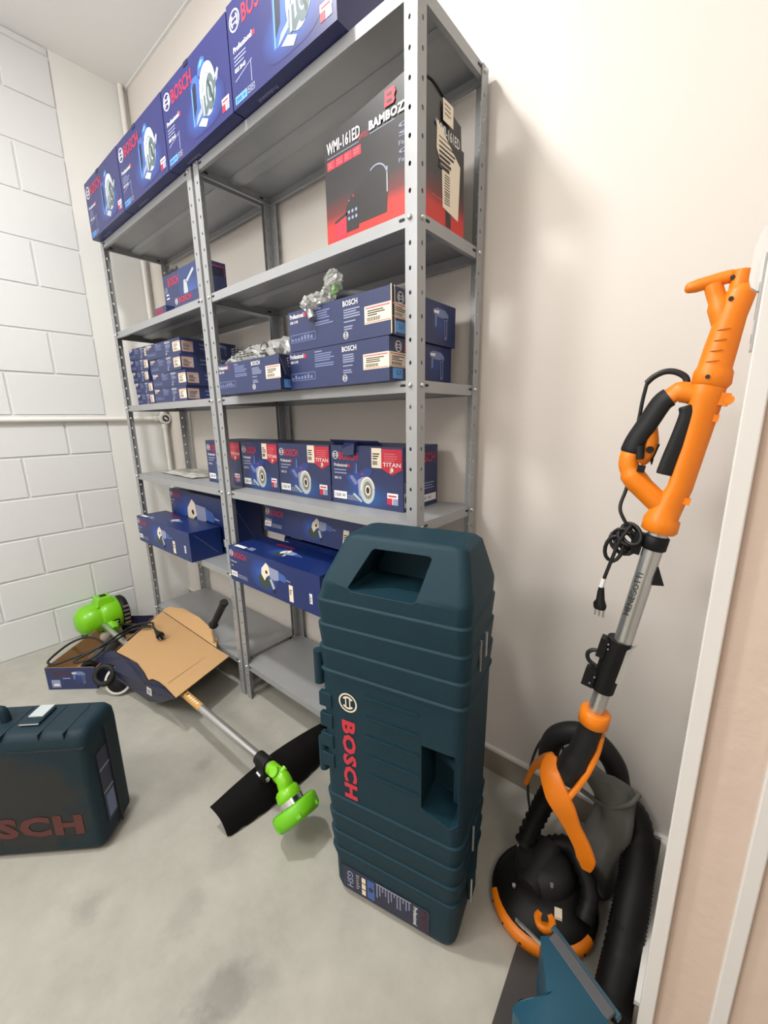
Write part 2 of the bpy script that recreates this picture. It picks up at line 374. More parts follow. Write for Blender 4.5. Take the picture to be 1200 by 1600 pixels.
# ------------------------------------------------------------------ steel shelving
PITCH = .0504
ZB = [2.029, 1.626, 1.273, .920, .567, .160]   # bolt heights
ZT = [z+.011 for z in ZB]
DP = .305
def post(x, y, sx, sy, root, bolts):
    b = MB(); Wd = .032
    def leg(fr):
        zs = [ZB[2]+k*PITCH for k in range(-30, 20)]; zs = [z for z in zs if .015 < z < 2.036]
        lo = 0
        cx = .0185
        for i, z in enumerate(zs):
            hi = (z+zs[i+1])/2 if i+1 < len(zs) else 2.0405
            outer = [(0, lo), (cx, lo), (Wd, lo), (Wd, z), (Wd, hi), (cx, hi), (0, hi), (0, z)]
            inner = [(cx+.0036*math.cos(math.radians(a)), z+.0052*math.sin(math.radians(a))) for a in (225, 270, 315, 0, 45, 90, 135, 180)]
            b.add([fr(*p) for p in outer]+[fr(*p) for p in inner], [(j, (j+1) % 8, 8+(j+1) % 8, 8+j) for j in range(8)], STEEL)
            lo = hi
    leg(Fr((x, y, 0), (sx, 0, 0), (0, 0, 1))); leg(Fr((x, y, 0), (0, sy, 0), (0, 0, 1)))
    o = b.build('post', root, solid=.0018, weld=True)
    fa = Fr((x, y, 0), (sx, 0, 0), (0, 0, 1)); 
    for z in ZB:
        for kind in bolts:
            if kind == 'f': c = V((x+sx*.0185, y-sy*.001, z)); d = V((0, -sy, 0))
            else: c = V((x-sx*.001, y+sy*.0185, z)); d = V((-sx, 0, 0))
            m = MB(); m.tube([c, c+d*.003, c+d*.0052], [.0062, .0058, .003], ZINC, 10); m.build('bolt', o)
    return o
def shelf(x0, x1, zt, root):
    b = MB(); y0, y1 = .0025, DP-.0025; zb = zt-.027
    X0, X1 = x0+.0025, x1-.0025
    b.add([(X0, y0, zt), (X1, y0, zt), (X1, y1, zt), (X0, y1, zt)], [(0, 1, 2, 3)], STEEL)
    for a, c, inn in (((X0, y0), (X1, y0), (0, 1)), ((X1, y0), (X1, y1), (-1, 0)), ((X1, y1), (X0, y1), (0, -1)), ((X0, y1), (X0, y0), (1, 0))):
        r = .011
        ex = (c[0]-a[0], c[1]-a[1]); Ln = math.hypot(*ex); ex = (ex[0]/Ln*r, ex[1]/Ln*r)
        b.add([(a[0], a[1], zb), (c[0], c[1], zb), (c[0], c[1], zt), (a[0], a[1], zt), (a[0]+inn[0]*r+ex[0], a[1]+inn[1]*r+ex[1], zb), (c[0]+inn[0]*r-ex[0], c[1]+inn[1]*r-ex[1], zb)], [(0, 1, 2, 3), (4, 5, 1, 0)], STEEL)
    # stiffening rib below
    ym = (y0+y1)/2
    b.add([(X0+.003, ym-.03, zt-.001), (X1-.003, ym-.03, zt-.001), (X1-.003, ym-.018, zt-.011), (X0+.003, ym-.018, zt-.011), (X0+.003, ym+.018, zt-.011), (X1-.003, ym+.018, zt-.011), (X0+.003, ym+.03, zt-.001), (X1-.003, ym+.03, zt-.001)],
          [(0, 1, 2, 3), (3, 2, 5, 4), (4, 5, 7, 6)], STEEL)
    for fx, sg in ((X0+.040, 1), (X1-.040, -1)):
        fr = Fr((fx, y0-.0007, zt-.0105), (1, 0, 0), (0, 0, 1)); b.poly(fr, rrect(-.008, .008, -.0028, .0028, .0027), DARK, .0004)
    for fx, sd in ((X1+.0007, 1), (X0+.0007, 1), (X0-.0007, -1), (X1-.0012, -1)):
        for yy in (y0+.040, y1-.040):
            fr = Fr((fx, yy, zt-.0105), (0, sd, 0), (0, 0, 1)); b.poly(fr, rrect(-.008, .008, -.0028, .0028, .0027), DARK, .0004)
    return b.build('shelf', root, solid=.0012)
def rack(x0, x1, label):
    root = thing('shelving_unit', ((x0+x1)/2, DP/2, 0), label, 'shelving unit', 'grey steel shelving units')
    post(x0, 0, 1, 1, root, 'fs'); post(x1, 0, -1, 1, root, 'fs'); post(x0, DP, 1, -1, root, 'fs'); post(x1, DP, -1, -1, root, 'fs')
    for z in ZT: shelf(x0, x1, z, root)
    return root
rack(-.92, 0, 'grey perforated steel shelving unit on the right, holding the black and red carton')
rack(-1.858, -.938, 'grey perforated steel shelving unit on the left, next to the painted block wall')

# ------------------------------------------------------------------ print helpers
def logo(b, fr, cx, cy, r, m=P_WHITE, lift=.0006, rot=0, sy=1):
    b.ring(fr, cx, cy, r*.84, r, m, lift, n=22, sy=sy)
    f = fr.at(cx, cy, 0, rot)
    for s in (0, math.pi):
        b.ring(f, 0, 0, r*.48, r*.68, m, lift, a0=s-.95, a1=s+.95, n=8)
    for s in (-1, 1):
        b.rect(f, -r*.5, r*.5, s*r*.22-r*.06, s*r*.22+r*.06, m, lift)
def lines(b, fr, x, y, w, n, dy, h, m, lift=.0005):
    for i in range(n): b.rect(fr, x, x+w*random.uniform(.6, 1), y-i*dy, y-i*dy+h, m, lift)
def icons(b, fr, x, y, h, n, m, lift=.0006):
    for i in range(n):
        b.rect(fr, x+i*h*1.15, x+i*h*1.15+h, y, y+h, m, lift); b.rect(fr, x+i*h*1.15+h*.15, x+i*h*1.15+h*.85, y+h*.15, y+h*.85, DKNAVY, lift+.0002); b.disc(fr, x+i*h*1.15+h*.5, y+h*.5, h*.2, m, lift+.0004, 8)
def red_white_badge(b, fr, x, y, w, h):
    b.rect(fr, x, x+w, y, y+h, P_WHITE, .0006); b.rect(fr, x, x+w*.47, y, y+h*.55, P_RED, .0008); b.rect(fr, x+w*.53, x+w, y, y+h*.55, P_GREY, .0008); b.rect(fr, x+w*.1, x+w*.85, y+h*.68, y+h*.82, P_RED, .0008)
def saw_pic(b, fr, cx, cy, s):
    q = lambda pts: [(cx+x*s, cy+y*s) for x, y in pts]
    b.glow(fr, cx-.05*s, cy-.20*s, .66*s, .34*s, (64, 128, 216), (38, 42, 100), .0004, y0=cy-.50*s)
    b.poly(fr, q([(-.42, -.34), (-.41, .22), (-.34, .32), (-.20, .32), (-.10, .20), (-.14, -.05), (-.20, -.32)]), P_MID, .0006)
    b.poly(fr, q([(-.38, -.24), (-.37, .18), (-.31, .25), (-.24, .22), (-.26, -.1)]), DKNAVY, .0008)
    b.poly(fr, q([(-.40, -.32), (-.385, .20), (-.365, .20), (-.375, -.32)]), P_LBLUE, .0009)
    b.poly(fr, q([(-.16, .26), (-.13, .40), (-.02, .47), (.08, .44), (.10, .34), (.02, .24)]), P_MID, .0008); b.poly(fr, q([(-.12, .36), (-.04, .44), (.05, .41), (-.03, .36)]), P_LBLUE, .0009)
    b.disc(fr, cx+.11*s, cy+.0*s, .25*s, P_STEEL, .0010, 22, ry=.35*s)
    b.ring(fr, cx+.11*s, cy+.02*s, .19*s, .25*s, P_WHITE, .0012, a0=.9, a1=2.7, n=14, sy=1.3)
    b.ring(fr, cx+.10*s, cy+.0*s, .13*s, .15*s, P_GREY, .0013, a0=.4, a1=3.3, n=10, sy=1.5)
    b.disc(fr, cx+.19*s, cy-.07*s, .13*s, P_SLATE, .0014, 16, ry=.24*s); b.ring(fr, cx+.19*s, cy-.07*s, .055*s, .075*s, P_STEEL, .0015, n=12, sy=1.7); b.poly(fr, q([(.12, .08), (.16, .12), (.28, -.20), (.25, -.26)]), P_DKGREEN, .0016)
    b.poly(fr, q([(-.26, -.36), (-.02, -.46), (.06, -.38), (-.12, -.30)]), P_STEEL, .0012)
    b.poly(fr, q([(-.34, -.34), (-.26, -.22), (.48, .12), (.42, .0)]), P_GREY, .0009)
    b.poly(fr, q([(.02, -.34), (.38, -.04), (.36, .06), (.0, -.24)]), P_SLATE, .0011); b.poly(fr, q([(-.10, -.32), (.04, -.30), (.02, -.04), (-.09, -.06)]), P_SLATE, .0012); b.poly(fr, q([(-.07, -.30), (-.03, -.30), (-.02, .20), (-.06, .18)]), P_STEEL, .0013)
    b.poly(fr, q([(.36, .06), (.44, .14), (.46, .10), (.40, .02)]), P_STEEL, .0016)
def cutter_pic(b, fr, cx, cy, s):
    q = lambda pts: [(cx+x*s, cy+y*s) for x, y in pts]
    b.glow(fr, cx+.1*s, cy-.34*s, .75*s, .36*s, (30, 100, 176), (41, 51, 92), .0004, y0=cy-.56*s)
    b.poly(fr, q([(-.46, .02), (-.38, .13), (-.02, .0), (.02, -.22), (-.10, -.34)]), P_TOOLB, .0006)
    b.poly(fr, q([(-.26, .08), (-.20, .36), (-.12, .40), (-.13, .16), (.12, .27), (.30, .25), (.26, .13), (.0, .0)]), P_TOOLB, .0007)
    b.poly(fr, q([(-.36, .06), (-.28, .10), (-.12, -.06), (-.2, -.12)]), P_FAINT, .0009); b.poly(fr, q([(-.17, .14), (-.15, .34), (-.13, .34), (-.14, .14)]), P_FAINT, .0009)
    b.poly(fr, q([(-.12, .0), (.04, .08), (.18, .0), (.02, -.40), (-.10, -.32)]), P_GREY, .0010)
    b.disc(fr, cx+.15*s, cy-.20*s, .205*s, P_STEEL, .0012, 22, ry=.29*s); b.ring(fr, cx+.16*s, cy-.20*s, .175*s, .20*s, P_CREAM, .0014, n=14, sy=1.42, a0=.2, a1=3.2); b.disc(fr, cx+.165*s, cy-.20*s, .125*s, P_DISC, .0015, 20, ry=.19*s)
    b.disc(fr, cx+.165*s, cy-.20*s, .075*s, P_CREAM, .0016, 14, ry=.11*s); b.disc(fr, cx+.165*s, cy-.20*s, .048*s, P_BLACK, .0018, 12, ry=.075*s)
    b.poly(fr, q([(-.28, -.32), (-.23, -.29), (.0, -.44), (-.03, -.48)]), P_STEEL, .0013)
    b.rect(fr, cx-.02*s, cx+.05*s, cy+.12*s, cy+.155*s, P_RED, .0012)
def grinder_pic(b, fr, cx, cy, s, base=(21, 43, 112)):
    q = lambda pts: [(cx+x*s, cy+y*s) for x, y in pts]
    b.glow(fr, cx-.35*s, cy-.02*s, .62*s, .42*s, (44, 104, 200), base, .0004, y0=cy-.42*s, y1=cy+.42*s)
    b.disc(fr, cx-.32*s, cy-.16*s, .26*s, P_DKGREEN, .0006, 20, ry=.20*s)
    b.poly(fr, q([(-.42, .0), (-.40, .16), (-.20, .34), (-.10, .28), (-.06, .06), (-.2, -.02), (-.30, -.14)]), P_CREAM, .0010)
    b.poly(fr, q([(-.12, .26), (.28, .24), (.34, .12), (.28, .0), (.1, -.05), (-.06, -.02)]), P_GREY, .0008)
    b.poly(fr, q([(.28, .22), (.52, .18), (.60, .08), (.52, .0), (.28, .02)]), P_MID, .0009)
    b.poly(fr, q([(.58, .10), (.74, .08), (.74, .06), (.58, .06)]), P_GREY, .0009)
    b.poly(fr, q([(-.10, -.06), (.0, -.04), (.12, -.26), (.06, -.34)]), P_STEEL, .0010); b.poly(fr, q([(.02, -.30), (.12, -.24), (.10, -.38), (.04, -.38)]), P_BLACK, .0011)
    b.disc(fr, cx-.2*s, cy+.10*s, .05*s, P_BLACK, .0013, 8)
def drill_pic(b, fr, cx, cy, s):
    q = lambda pts: [(cx+x*s, cy+y*s) for x, y in pts]
    b.glow(fr, cx, cy, .5*s, .5*s, (40, 70, 130), (41, 51, 92), .0004)
    b.poly(fr, q([(-.40, .30), (-.20, .36), (.20, .34), (.36, .24), (.34, .12), (-.1, .14), (-.34, .18)]), P_FAINT, .0006)
    b.poly(fr, q([(.16, .16), (.30, .16), (.30, -.36), (.18, -.40)]), P_FAINT, .0006); b.poly(fr, q([(-.30, .16), (-.20, .16), (-.22, -.10), (-.30, -.12)]), P_FAINT, .0006)
    b.poly(fr, q([(-.36, .28), (-.1, .30), (-.12, .22), (-.34, .22)]), P_WHITE, .0008); b.poly(fr, q([(.2, .1), (.26, .1), (.26, -.3), (.21, -.34)]), DKNAVY, .0008)
def sticker(root, fr, x0, x1, y0, y1, name='barcode_label', m=P_CREAM, bars=True, red=True, lift=.0008):
    b = MB(); b.box(fr, x0, x1, y0, y1, .0003, lift, m); w, h = x1-x0, y1-y0
    if red: b.rect(fr, x0+w*.05, x1-w*.05, y1-h*.16, y1-h*.08, P_PINKL, lift+.0003); b.rect(fr, x0+w*.03, x1-w*.03, y0+h*.05, y0+h*.09, P_PINKL, lift+.0003)
    for i in range(3): b.rect(fr, x0+w*.12, x0+w*random.uniform(.45, .85), y1-h*(.32+.12*i), y1-h*(.26+.12*i), P_BLACK, lift+.0003)
    if bars:
        x = x0+w*.1
        while x < x0+w*.6:
            d = random.uniform(.012, .03)*w; b.rect(fr, x, x+d, y0+h*.14, y0+h*.36, P_BLACK, lift+.0003); x += d*2
    return b.build(name, root)
class Carton:
    def __init__(s, name, label, cat, group, x0, x1, y0, y1, z0, z1, base, rot=0, tilt=0):
        c = V(((x0+x1)/2, (y0+y1)/2, z0)); s.root = thing(name, c, label, cat, group)
        R = Matrix.Rotation(rot, 3, 'Z') @ Matrix.Rotation(tilt, 3, 'X')
        ex, ey, ez = R @ V((1, 0, 0)), R @ V((0, 1, 0)), R @ V((0, 0, 1))
        s.W, s.D, s.H = x1-x0, y1-y0, z1-z0
        piv = V((x0, y0, z0)) if tilt else c
        o = piv if tilt else c-ex*s.W/2-ey*s.D/2
        s.F = Fr(o, ex, ez); s.R = Fr(o+ex*s.W, ey, ez); s.T = Fr(o+ez*s.H, ex, ey); s.B = Fr(o+ex*s.W, -ex, ey)
        s.b = MB(); s.vol = Fr(o, ex, ey); s.base = base
        s.b.box(s.vol, 0, s.W, 0, s.D, 0, s.H, base)
    def seam(s):   # taped closing line and lid edge of the carton
        s.b.rect(s.T, .002, s.W-.002, s.D*.5-.0006, s.D*.5+.0006, DKNAVY, .0004); return s
    def done(s, bevel=.0022): return s.b.build('carton', s.root, bevel=bevel)

# ------------------------------------------------------------------ circular saw cartons on the top shelves
xs = [-1.852, -1.436, -1.020, -.604, -.188]
wh = ['nearest the block wall', 'second from the block wall', 'third from the block wall', 'rightmost, cut by the photo edge']
for i in range(4):
    c = Carton('saw_carton', 'circular saw carton on top of the shelving, '+wh[i], 'box', 'circular saw cartons', xs[i]+.002, xs[i+1]-.002, -.034, .262, ZT[0]+.0015, ZT[0]+.232+random.uniform(-.004, .003), SAWNAVY, rot=random.uniform(-.006, .006))
    b, F = c.b, c.F; W, H = c.W, c.H
    logo(b, F, .034, H-.045, .024, rot=math.pi/2*0); b.text(F, 'BOSCH', .068, H-.066, .040, P_RED, bold=.018, w=.135)
    b.text(F, 'Professional', .02, H-.112, .014, P_WHITE, bold=.02, w=.085); b.rect(F, .108, .118, H-.112, H-.102, P_RED)
    lines(b, F, .02, H-.124, .07, 3, .008, .003, P_GREY); b.text(F, 'GKS 20-65', .02, H-.156, .010, P_WHITE, bold=.02, w=.05)
    b.poly(F, [(.02, .060), (.10, .078), (.10, .076), (.02, .057)], P_GREY, .0006); b.rect(F, .092, .095, .03, .078, P_GREY, .0006)
    b.rect(F, .012, .068, .008, .026, P_LBLUE); b.text(F, '2000 W', .016, .012, .010, P_MID, bold=.02, w=.046, lift=.0009); icons(b, F, .072, .010, .015, 2, P_GREY)
    saw_pic(b, F, .27, .108, .185)
    red_white_badge(b, F, W-.052, .018, .038, .032)
    b.text(c.B, 'Professional', W-.165, .02, .011, P_GREY, bold=.01, w=.08, rot=0)
    b.rect(c.T, .002, W-.002, c.D*.5-.0008, c.D*.5+.0008, DKNAVY)
    b.text(c.R, 'BOSCH', .03, H-.07, .034, P_RED, bold=.018, w=.11); logo(b, c.R, .02+.14, H-.05, .018)
    c.done()
    m = MB(); m.box(c.T, W*.40, W*.46, .0, .03, .0005, .0016, DKNAVY); m.box(c.F, W*.40, W*.46, H-.012, H, .0005, .0015, DKNAVY); m.build('lid_tab', c.root)

# ------------------------------------------------------------------ inverter welder carton
root = thing('welder_carton', (-.145, .11, ZT[1]), 'tall black and red carton lettered WMI-161ED on the second shelf', 'box')
b = MB(); x0, x1, y0, y1, z0 = -.288, -.006, .006, .212, ZT[1]+.001
zl, zr = z0+.232, z0+.268
P8 = [(x0, y0, z0), (x1, y0, z0), (x1, y1, z0), (x0, y1, z0), (x0, y0, zl), (x1-.004, y0+.002, zr), (x1-.012, y1-.004, zr-.022), (x0, y1, zl)]
b.hexa(P8, BLACKBOX)
F = Fr((x0, y0, z0), (1, 0, 0), (0, 0, 1)); R = Fr((x1, y0, z0), (0, 1, 0), (-.02, 0, 1))
W = x1-x0; D = y1-y0
def grad(fr, xa, xb, ys, cols, lift=.0004):
    for i in range(len(ys)-1):
        b.add([fr(xa, ys[i], lift), fr(xb, ys[i], lift), fr(xb, ys[i+1], lift), fr(xa, ys[i+1], lift)], [(0, 1, 2, 3)], PRINT, False, [lin(cols[i])]*2+[lin(cols[i+1])]*2)
gc = [(206, 46, 38), (196, 44, 38), (104, 38, 37), (42, 38, 40), (32, 30, 32), (26, 24, 26)]
grad(F, .001, W-.002, [.001, .035, .06, .10, .14, .19], gc); grad(R, .001, D-.002, [.001, .035, .06, .10, .14, .19], gc, .0006)
b.text(F, 'WMI-161ED', .010, .196, .026, P_WHITE, bold=.015, w=.112, rot=.0); b.rect(F, .010, .118, .187, .1885, P_GREY, .0007)
b.text(F, 'BIVOLT', .118, .190, .011, P_RED, w=.032, shear=.2)
for k in range(4): b.rect(F, .010+k*.029, .037+k*.029, .162, .181, P_RED, .0007); lines(b, F, .014+k*.029, .174, .018, 2, .006, .002, P_PINKL, .0009)
b.text(F, 'BAMBOZZI', .150, .196, .019, P_WHITE, bold=.045, w=.120); lines(b, F, .152, .189, .11, 1, .004, .0016, P_GREY, .0007)
# red B mark
b.prism(F, [(.196, .220), (.222, .220), (.226, .226), (.224, .233), (.228, .240), (.224, .250), (.198, .250)], .0004, .0009, P_RED); b.rect(F, .204, .217, .226, .231, BLACKBOX, .0012); b.rect(F, .204, .217, .238, .243, BLACKBOX, .0012)
for k in range(5): b.text(F, ('C', 'S', 'Facil', 'C', 'Facil')[k], .235, .168-k*.016, .009, P_GREY, w=.03)
# printed machine picture
G = MATS['dark_grey_plastic']
b.poly(F, [(.07, .02), (.20, .02), (.205, .10), (.195, .118), (.17, .122), (.09, .09), (.075, .07)], BLACKBOX, .0007)
b.ring(F, .17, .092, .030, .033, P_GREY, .0009, a0=.2, a1=2.2, n=10); b.rect(F, .2, .203, .06, .11, P_STEEL, .0009)
b.poly(F, [(.028, .004), (.070, .004), (.070, .052), (.030, .044)], P_RED, .0008); b.poly(F, [(.03, .046), (.072, .056), (.074, .05), (.03, .04)], BLACKBOX, .0009)
b.poly(F, [(.070, .012), (.112, .012), (.112, .082), (.07, .068)], BLACKBOX, .0009)
b.text(F, 'BAMBOZZI', .080, .074, .006, P_WHITE, bold=.04, w=.035); b.rect(F, .094, .098, .082, .087, P_RED, .0012)
for k in range(6): b.disc(F, .080+.012*(k % 3), .040+.014*(k//3), .004, P_GREY, .0011, 8)
# right side print
b.text(R, 'WMI-161ED', .078, .185, .022, P_WHITE, bold=.012, w=.105, rot=0, lift=.0009)
b.rect(R, .118, .142, .004, .055, BLACKBOX, .001); lines(b, R, .06, .052, .06, 1, .01, .0015, P_PINKL, .001); lines(b, R, .13, .03, .06, 1, .01, .0015, P_PINKL, .001)
b.build('carton', root, bevel=.003)
m = MB(); m.prism(R, [(.080, .150), (.082, .205), (.185, .150), (.175, .030), (.105, .040), (.102, .118)], .0010, .0016, P_CREAM)
for k in range(7): m.rect(R, .09, .09+.075*random.uniform(.5, 1), .176-k*.009-k*.001, .178-k*.009, P_BLACK, .0019)
x = .050
while x < .108: m.rect(R, .112, .136, x, x+.0022, P_BLACK, .0019); x += random.uniform(.0035, .006)
m.build('address_label', root)
m = MB(); m.box(R, .108, .152, .215, .258, .0008, .0014, P_CREAM)
for k in range(3): m.rect(R, .114, .14, .248-k*.009, .250-k*.009, P_BLACK, .0018)
m.build('small_label', root)
m = MB(); m.tube(spline([(x1-.02, y0+.03, zr+.002), (x1-.010, y0+.07, zr+.006), (x1-.012, y0+.13, zr-.002)], 4), .003, BLACKP, 6); m.build('carton_strap', root)

# ------------------------------------------------------------------ drill cartons, third shelf
def drill_carton(label, x0, x1, y0, y1, z0, z1, group, rot=0, open_top=False, side=True, slim=False):
    c = Carton('drill_carton', label, 'box', group, x0, x1, y0, y1, z0, z1, NAVY, rot)
    b, F, R = c.b, c.F, c.R; W, H = c.W, c.H
    b.text(F, 'Professional', W*.02, H*.82, .0125, P_WHITE, bold=.025, w=W*.155); b.rect(F, W*.178, W*.205, H*.81, H*.91, P_RED, .0007)
    b.text(F, 'GSB 13 RE', W*.02, H*.70, .007, P_WHITE, bold=.02, w=W*.09)
    lines(b, F, W*.30, H*.90, W*.08, 1, .01, .003, P_GREY); lines(b, F, W*.30, H*.83, W*.21, 4, H*.055, H*.03, P_FAINT); lines(b, F, W*.30, H*.58, W*.21, 2, H*.055, H*.03, P_FAINT)
    b.text(F, 'BOSCH', W*.585, H*.80, H*.13, P_WHITE, bold=.018, w=W*.135)
    lines(b, F, W*.59, H*.70, W*.15, 4, H*.055, H*.03, P_GREY); lines(b, F, W*.59, H*.44, W*.11, 1, H*.06, H*.03, P_GREY); lines(b, F, W*.59, H*.33, W*.11, 2, H*.055, H*.03, P_GREY)
    logo(b, F, W*.605, H*.16, H*.085, sy=1)
    b.rect(F, W*.02, W*.30, H*.22, H*.42, P_FAINT, .0005); b.rect(F, W*.025, W*.295, H*.235, H*.405, NAVY, .0007)
    for k in range(7): b.rect(F, W*(.03+.036*k), W*(.052+.036*k), H*.26, H*random.uniform(.3, .38), P_FAINT, .0009)
    # right end
    D = c.D
    if slim:
        b.text(R, 'Professional', .085, H*.62, .009, P_GREY, bold=.02, w=.045); lines(b, R, .085, H*.4, .04, 1, .01, .003, P_GREY)
    else:
        logo(b, R, .035, H*.80, .013); b.text(R, 'BOSCH', .058, H*.70, .020, P_RED, bold=.018, w=.07)
        b.rect(R, .012, .052, H*.06, H*.30, P_LBLUE, .0006); b.text(R, '2,7', .026, H*.15, .011, P_MID, bold=.02, w=.02, lift=.0009)
    if side: drill_pic(b, R, D*.74, H*.52, min(H*.95, .10))
    return c
c = drill_carton('navy drill carton topmost of the pair on the right half of the third shelf', -.428, -.052, -.028, .258, ZT[2]+.1035, ZT[2]+.2085, 'drill cartons on the right unit')
b = c.b; c.done(); sticker(c.root, c.F, c.W*.78, c.W+.0003, c.H*.30, c.H*.68); sticker(c.root, c.R, .0005, .066, c.H*.36, c.H*.68, m=P_CREAM)
m = MB(); m.box(c.R, .001, .011, .0, c.H*.98, .0004, .0010, P_BLACK); m.box(c.R, -.0012, .0010, .002, c.H+.002, -.0002, .0016, P_CREAM); m.box(c.R, .0105, .0122, .002, c.H+.001, .0004, .0016, P_CREAM); m.build('torn_edge', c.root)
upper = c
c = drill_carton('navy drill carton underneath another on the right half of the third shelf', -.437, -.060, -.028, .252, ZT[2]+.001, ZT[2]+.102, 'drill cartons on the right unit')
c.done(); sticker(c.root, c.F, c.W*.78, c.W+.0003, c.H*.30, c.H*.66); sticker(c.root, c.R, .0005, .075, c.H*.32, c.H*.66)
# opened drill carton with a bagged drill
ox0, ox1, oy0, oy1, oz = -.780, -.439, -.062, .2, ZT[2]+.001
c = drill_carton('opened navy drill carton with its lid off beside the middle posts', ox0, ox1, oy0, oy1, oz, oz+.097, 'drill cartons on the right unit', side=False)
# rebuild the body as an open tray: front print stays, walls are thin
nb = len(c.b.f); c.b.f = c.b.f[6:]; c.b.m = c.b.m[6:]; c.b.sm = c.b.sm[6:]
W, D, H = c.W, c.D, c.H
for (xa, xb, ya, yb) in ((0, W, 0, .003), (0, W, D-.003, D), (0, .003, .003, D-.003), (W-.003, W, .003, D-.003)): c.b.box(c.vol, xa, xb, ya, yb, 0, H if ya != 0 or yb > .01 else H, NAVY)
c.b.box(c.vol, .003, W-.003, .003, D-.003, 0, .003, DKNAVY); c.b.build('carton', c.root)  # bottom coloured dark to stand in for shadow under the carton
sticker(c.root, c.F, W*.80, W+.004, H*.34, H*.72)
m = MB(); m.add([c.vol(W, .0, H), c.vol(W, .024, H), c.vol(W+.016, .024, H*.35), c.vol(W+.022, .004, H*.4)], [(0, 1, 2, 3)], DKNAVY); m.build('side_flap', c.root, solid=.002)

def bag(name, label, path, radii, grp, inner, seed, printed=True, amp=.35):
    random.seed(seed)
    root = thing(name, V(path[0]), label, 'bagged tool', grp)
    m = MB(); P = spline(path, 6); R = []
    k = len(P)
    for i in range(k):
        t = i/(k-1)*(len(radii)-1); j = min(int(t), len(radii)-2); R.append(radii[j]*(1-(t-j))+radii[j+1]*(t-j))
    n = 16; rings = []; u = V((0, 0, 1))
    for i, p in enumerate(P):
        tg = (P[min(i+1, k-1)]-P[max(i-1, 0)]).normalized(); uu = (u-tg*u.dot(tg)).normalized(); v = tg.cross(uu)
        rings.append([p+(uu*math.cos(2*math.pi*q/n)*.8+v*math.sin(2*math.pi*q/n))*R[i]*(1+random.uniform(-amp, amp)) for q in range(n)])
    m.loft(rings, FILM, False); o = m.build('plastic_bag', root)
    inner(root)
    if printed:
        q = MB()
        f = Fr(P[k//2]+V((0, -R[k//2]*1.03, .006)), (P[-1]-P[0]), (0, .35, 1))
        for r in range(6):
            for s in range(5): 
                if random.random() < .8: q.rect(f, -.10+r*.016+s*.003, -.088+r*.016+s*.003, .020-s*.008, .0245-s*.008, P_BLACK, .001)
        q.ring(f, .045, .012, .010, .016, P_BLACK, .001, n=14); q.rect(f, .03, .075, -.012, -.006, P_BLACK, .001); q.rect(f, .055, .062, -.02, .02, P_BLACK, .001)
        q.build('warning_print', root)
    return root
def inner1(root):
    m = MB(); m.tube(spline([(-.75, .01, oz+.085), (-.69, .02, oz+.095), (-.60, .03, oz+.097), (-.53, .05, oz+.085)], 4), [.012]*3+[.028]*8+[.034]*2, GREYTOOL, 12); m.build('drill_body', root)
    m = MB(); m.tube([(-.735, .005, oz+.100), (-.70, .012, oz+.105)], .014, GREEN_D, 10); m.build('green_cap', root)
bag('bagged_drill', 'drill in a printed clear plastic bag lying in the opened navy carton', [(-.775, -.03, oz+.085), (-.73, -.01, oz+.105), (-.66, .01, oz+.115), (-.57, .025, oz+.120), (-.50, .03, oz+.125), (-.455, .04, oz+.095)], [.018, .034, .045, .048, .046, .03], None, inner1, 3, amp=.16)
zt = upper.F(0, upper.H).z
def inner2(root):
    m = MB(); m.tube(spline([(-.27, .0, zt+.015), (-.25, .02, zt+.025), (-.20, .06, zt+.02)], 4), .012, GREYTOOL, 10); m.build('cable_body', root)
    m = MB(); m.tube([(-.268, .0, zt+.020), (-.262, .005, zt+.045)], .011, GREEN_D, 10); m.build('green_cap', root)
    m = MB(); m.tube([(-.327, -.032, zt-.012), (-.315, -.036, zt-.034)], .011, ALU, 12); m.build('chuck', root)
bag('bagged_chuck', 'crumpled clear plastic bag with a drill chuck hanging over a navy carton', [(-.340, -.045, zt-.008), (-.325, -.036, zt+.006), (-.295, -.02, zt+.014), (-.270, -.005, zt+.03), (-.266, .0, zt+.065), (-.272, .0, zt+.082)], [.014, .022, .022, .026, .024, .010], None, inner2, 5, False, .28)

# stacks on the left unit, third shelf
random.seed(11)
hh = .0635
for k in range(4):
    z = ZT[2]+.001+k*(hh+.0008); dx = (0, .004, -.014, -.024)[k]
    pos = ('bottom', 'second from the bottom', 'third from the bottom', 'topmost')[k]
    c = drill_carton('slim navy carton, %s of the four-high stack behind the middle posts' % pos, -1.525+dx, -1.205+dx, .022, .282, z, z+hh, 'stacked cartons on the left unit', rot=(0, .015, -.018, .034)[k], slim=True)
    c.done(.0015); sticker(c.root, c.F, c.W*.80, c.W, c.H*.2, c.H*.8); sticker(c.root, c.R, .006, .055, c.H*.16, c.H*.82, m=P_TAN)
for k in range(5):
    h5 = .0535; z = ZT[2]+.001+k*(h5+.0006); dx = (.012, .008, -.012, -.016, -.006)[k]
    pos = ('bottom', 'second from the bottom', 'middle', 'second from the top', 'topmost')[k]
    c = drill_carton('narrow navy carton, %s of the five-high stack by the left post' % pos, -1.795+dx, -1.592+dx, .040, .232, z, z+h5, 'stacked cartons on the left unit', rot=(0, .012, -.02, .03, .075)[k], side=False, slim=True)
    c.done(.0015); sticker(c.root, c.F, c.W*.78, c.W-.004, c.H*.2, c.H*.85)

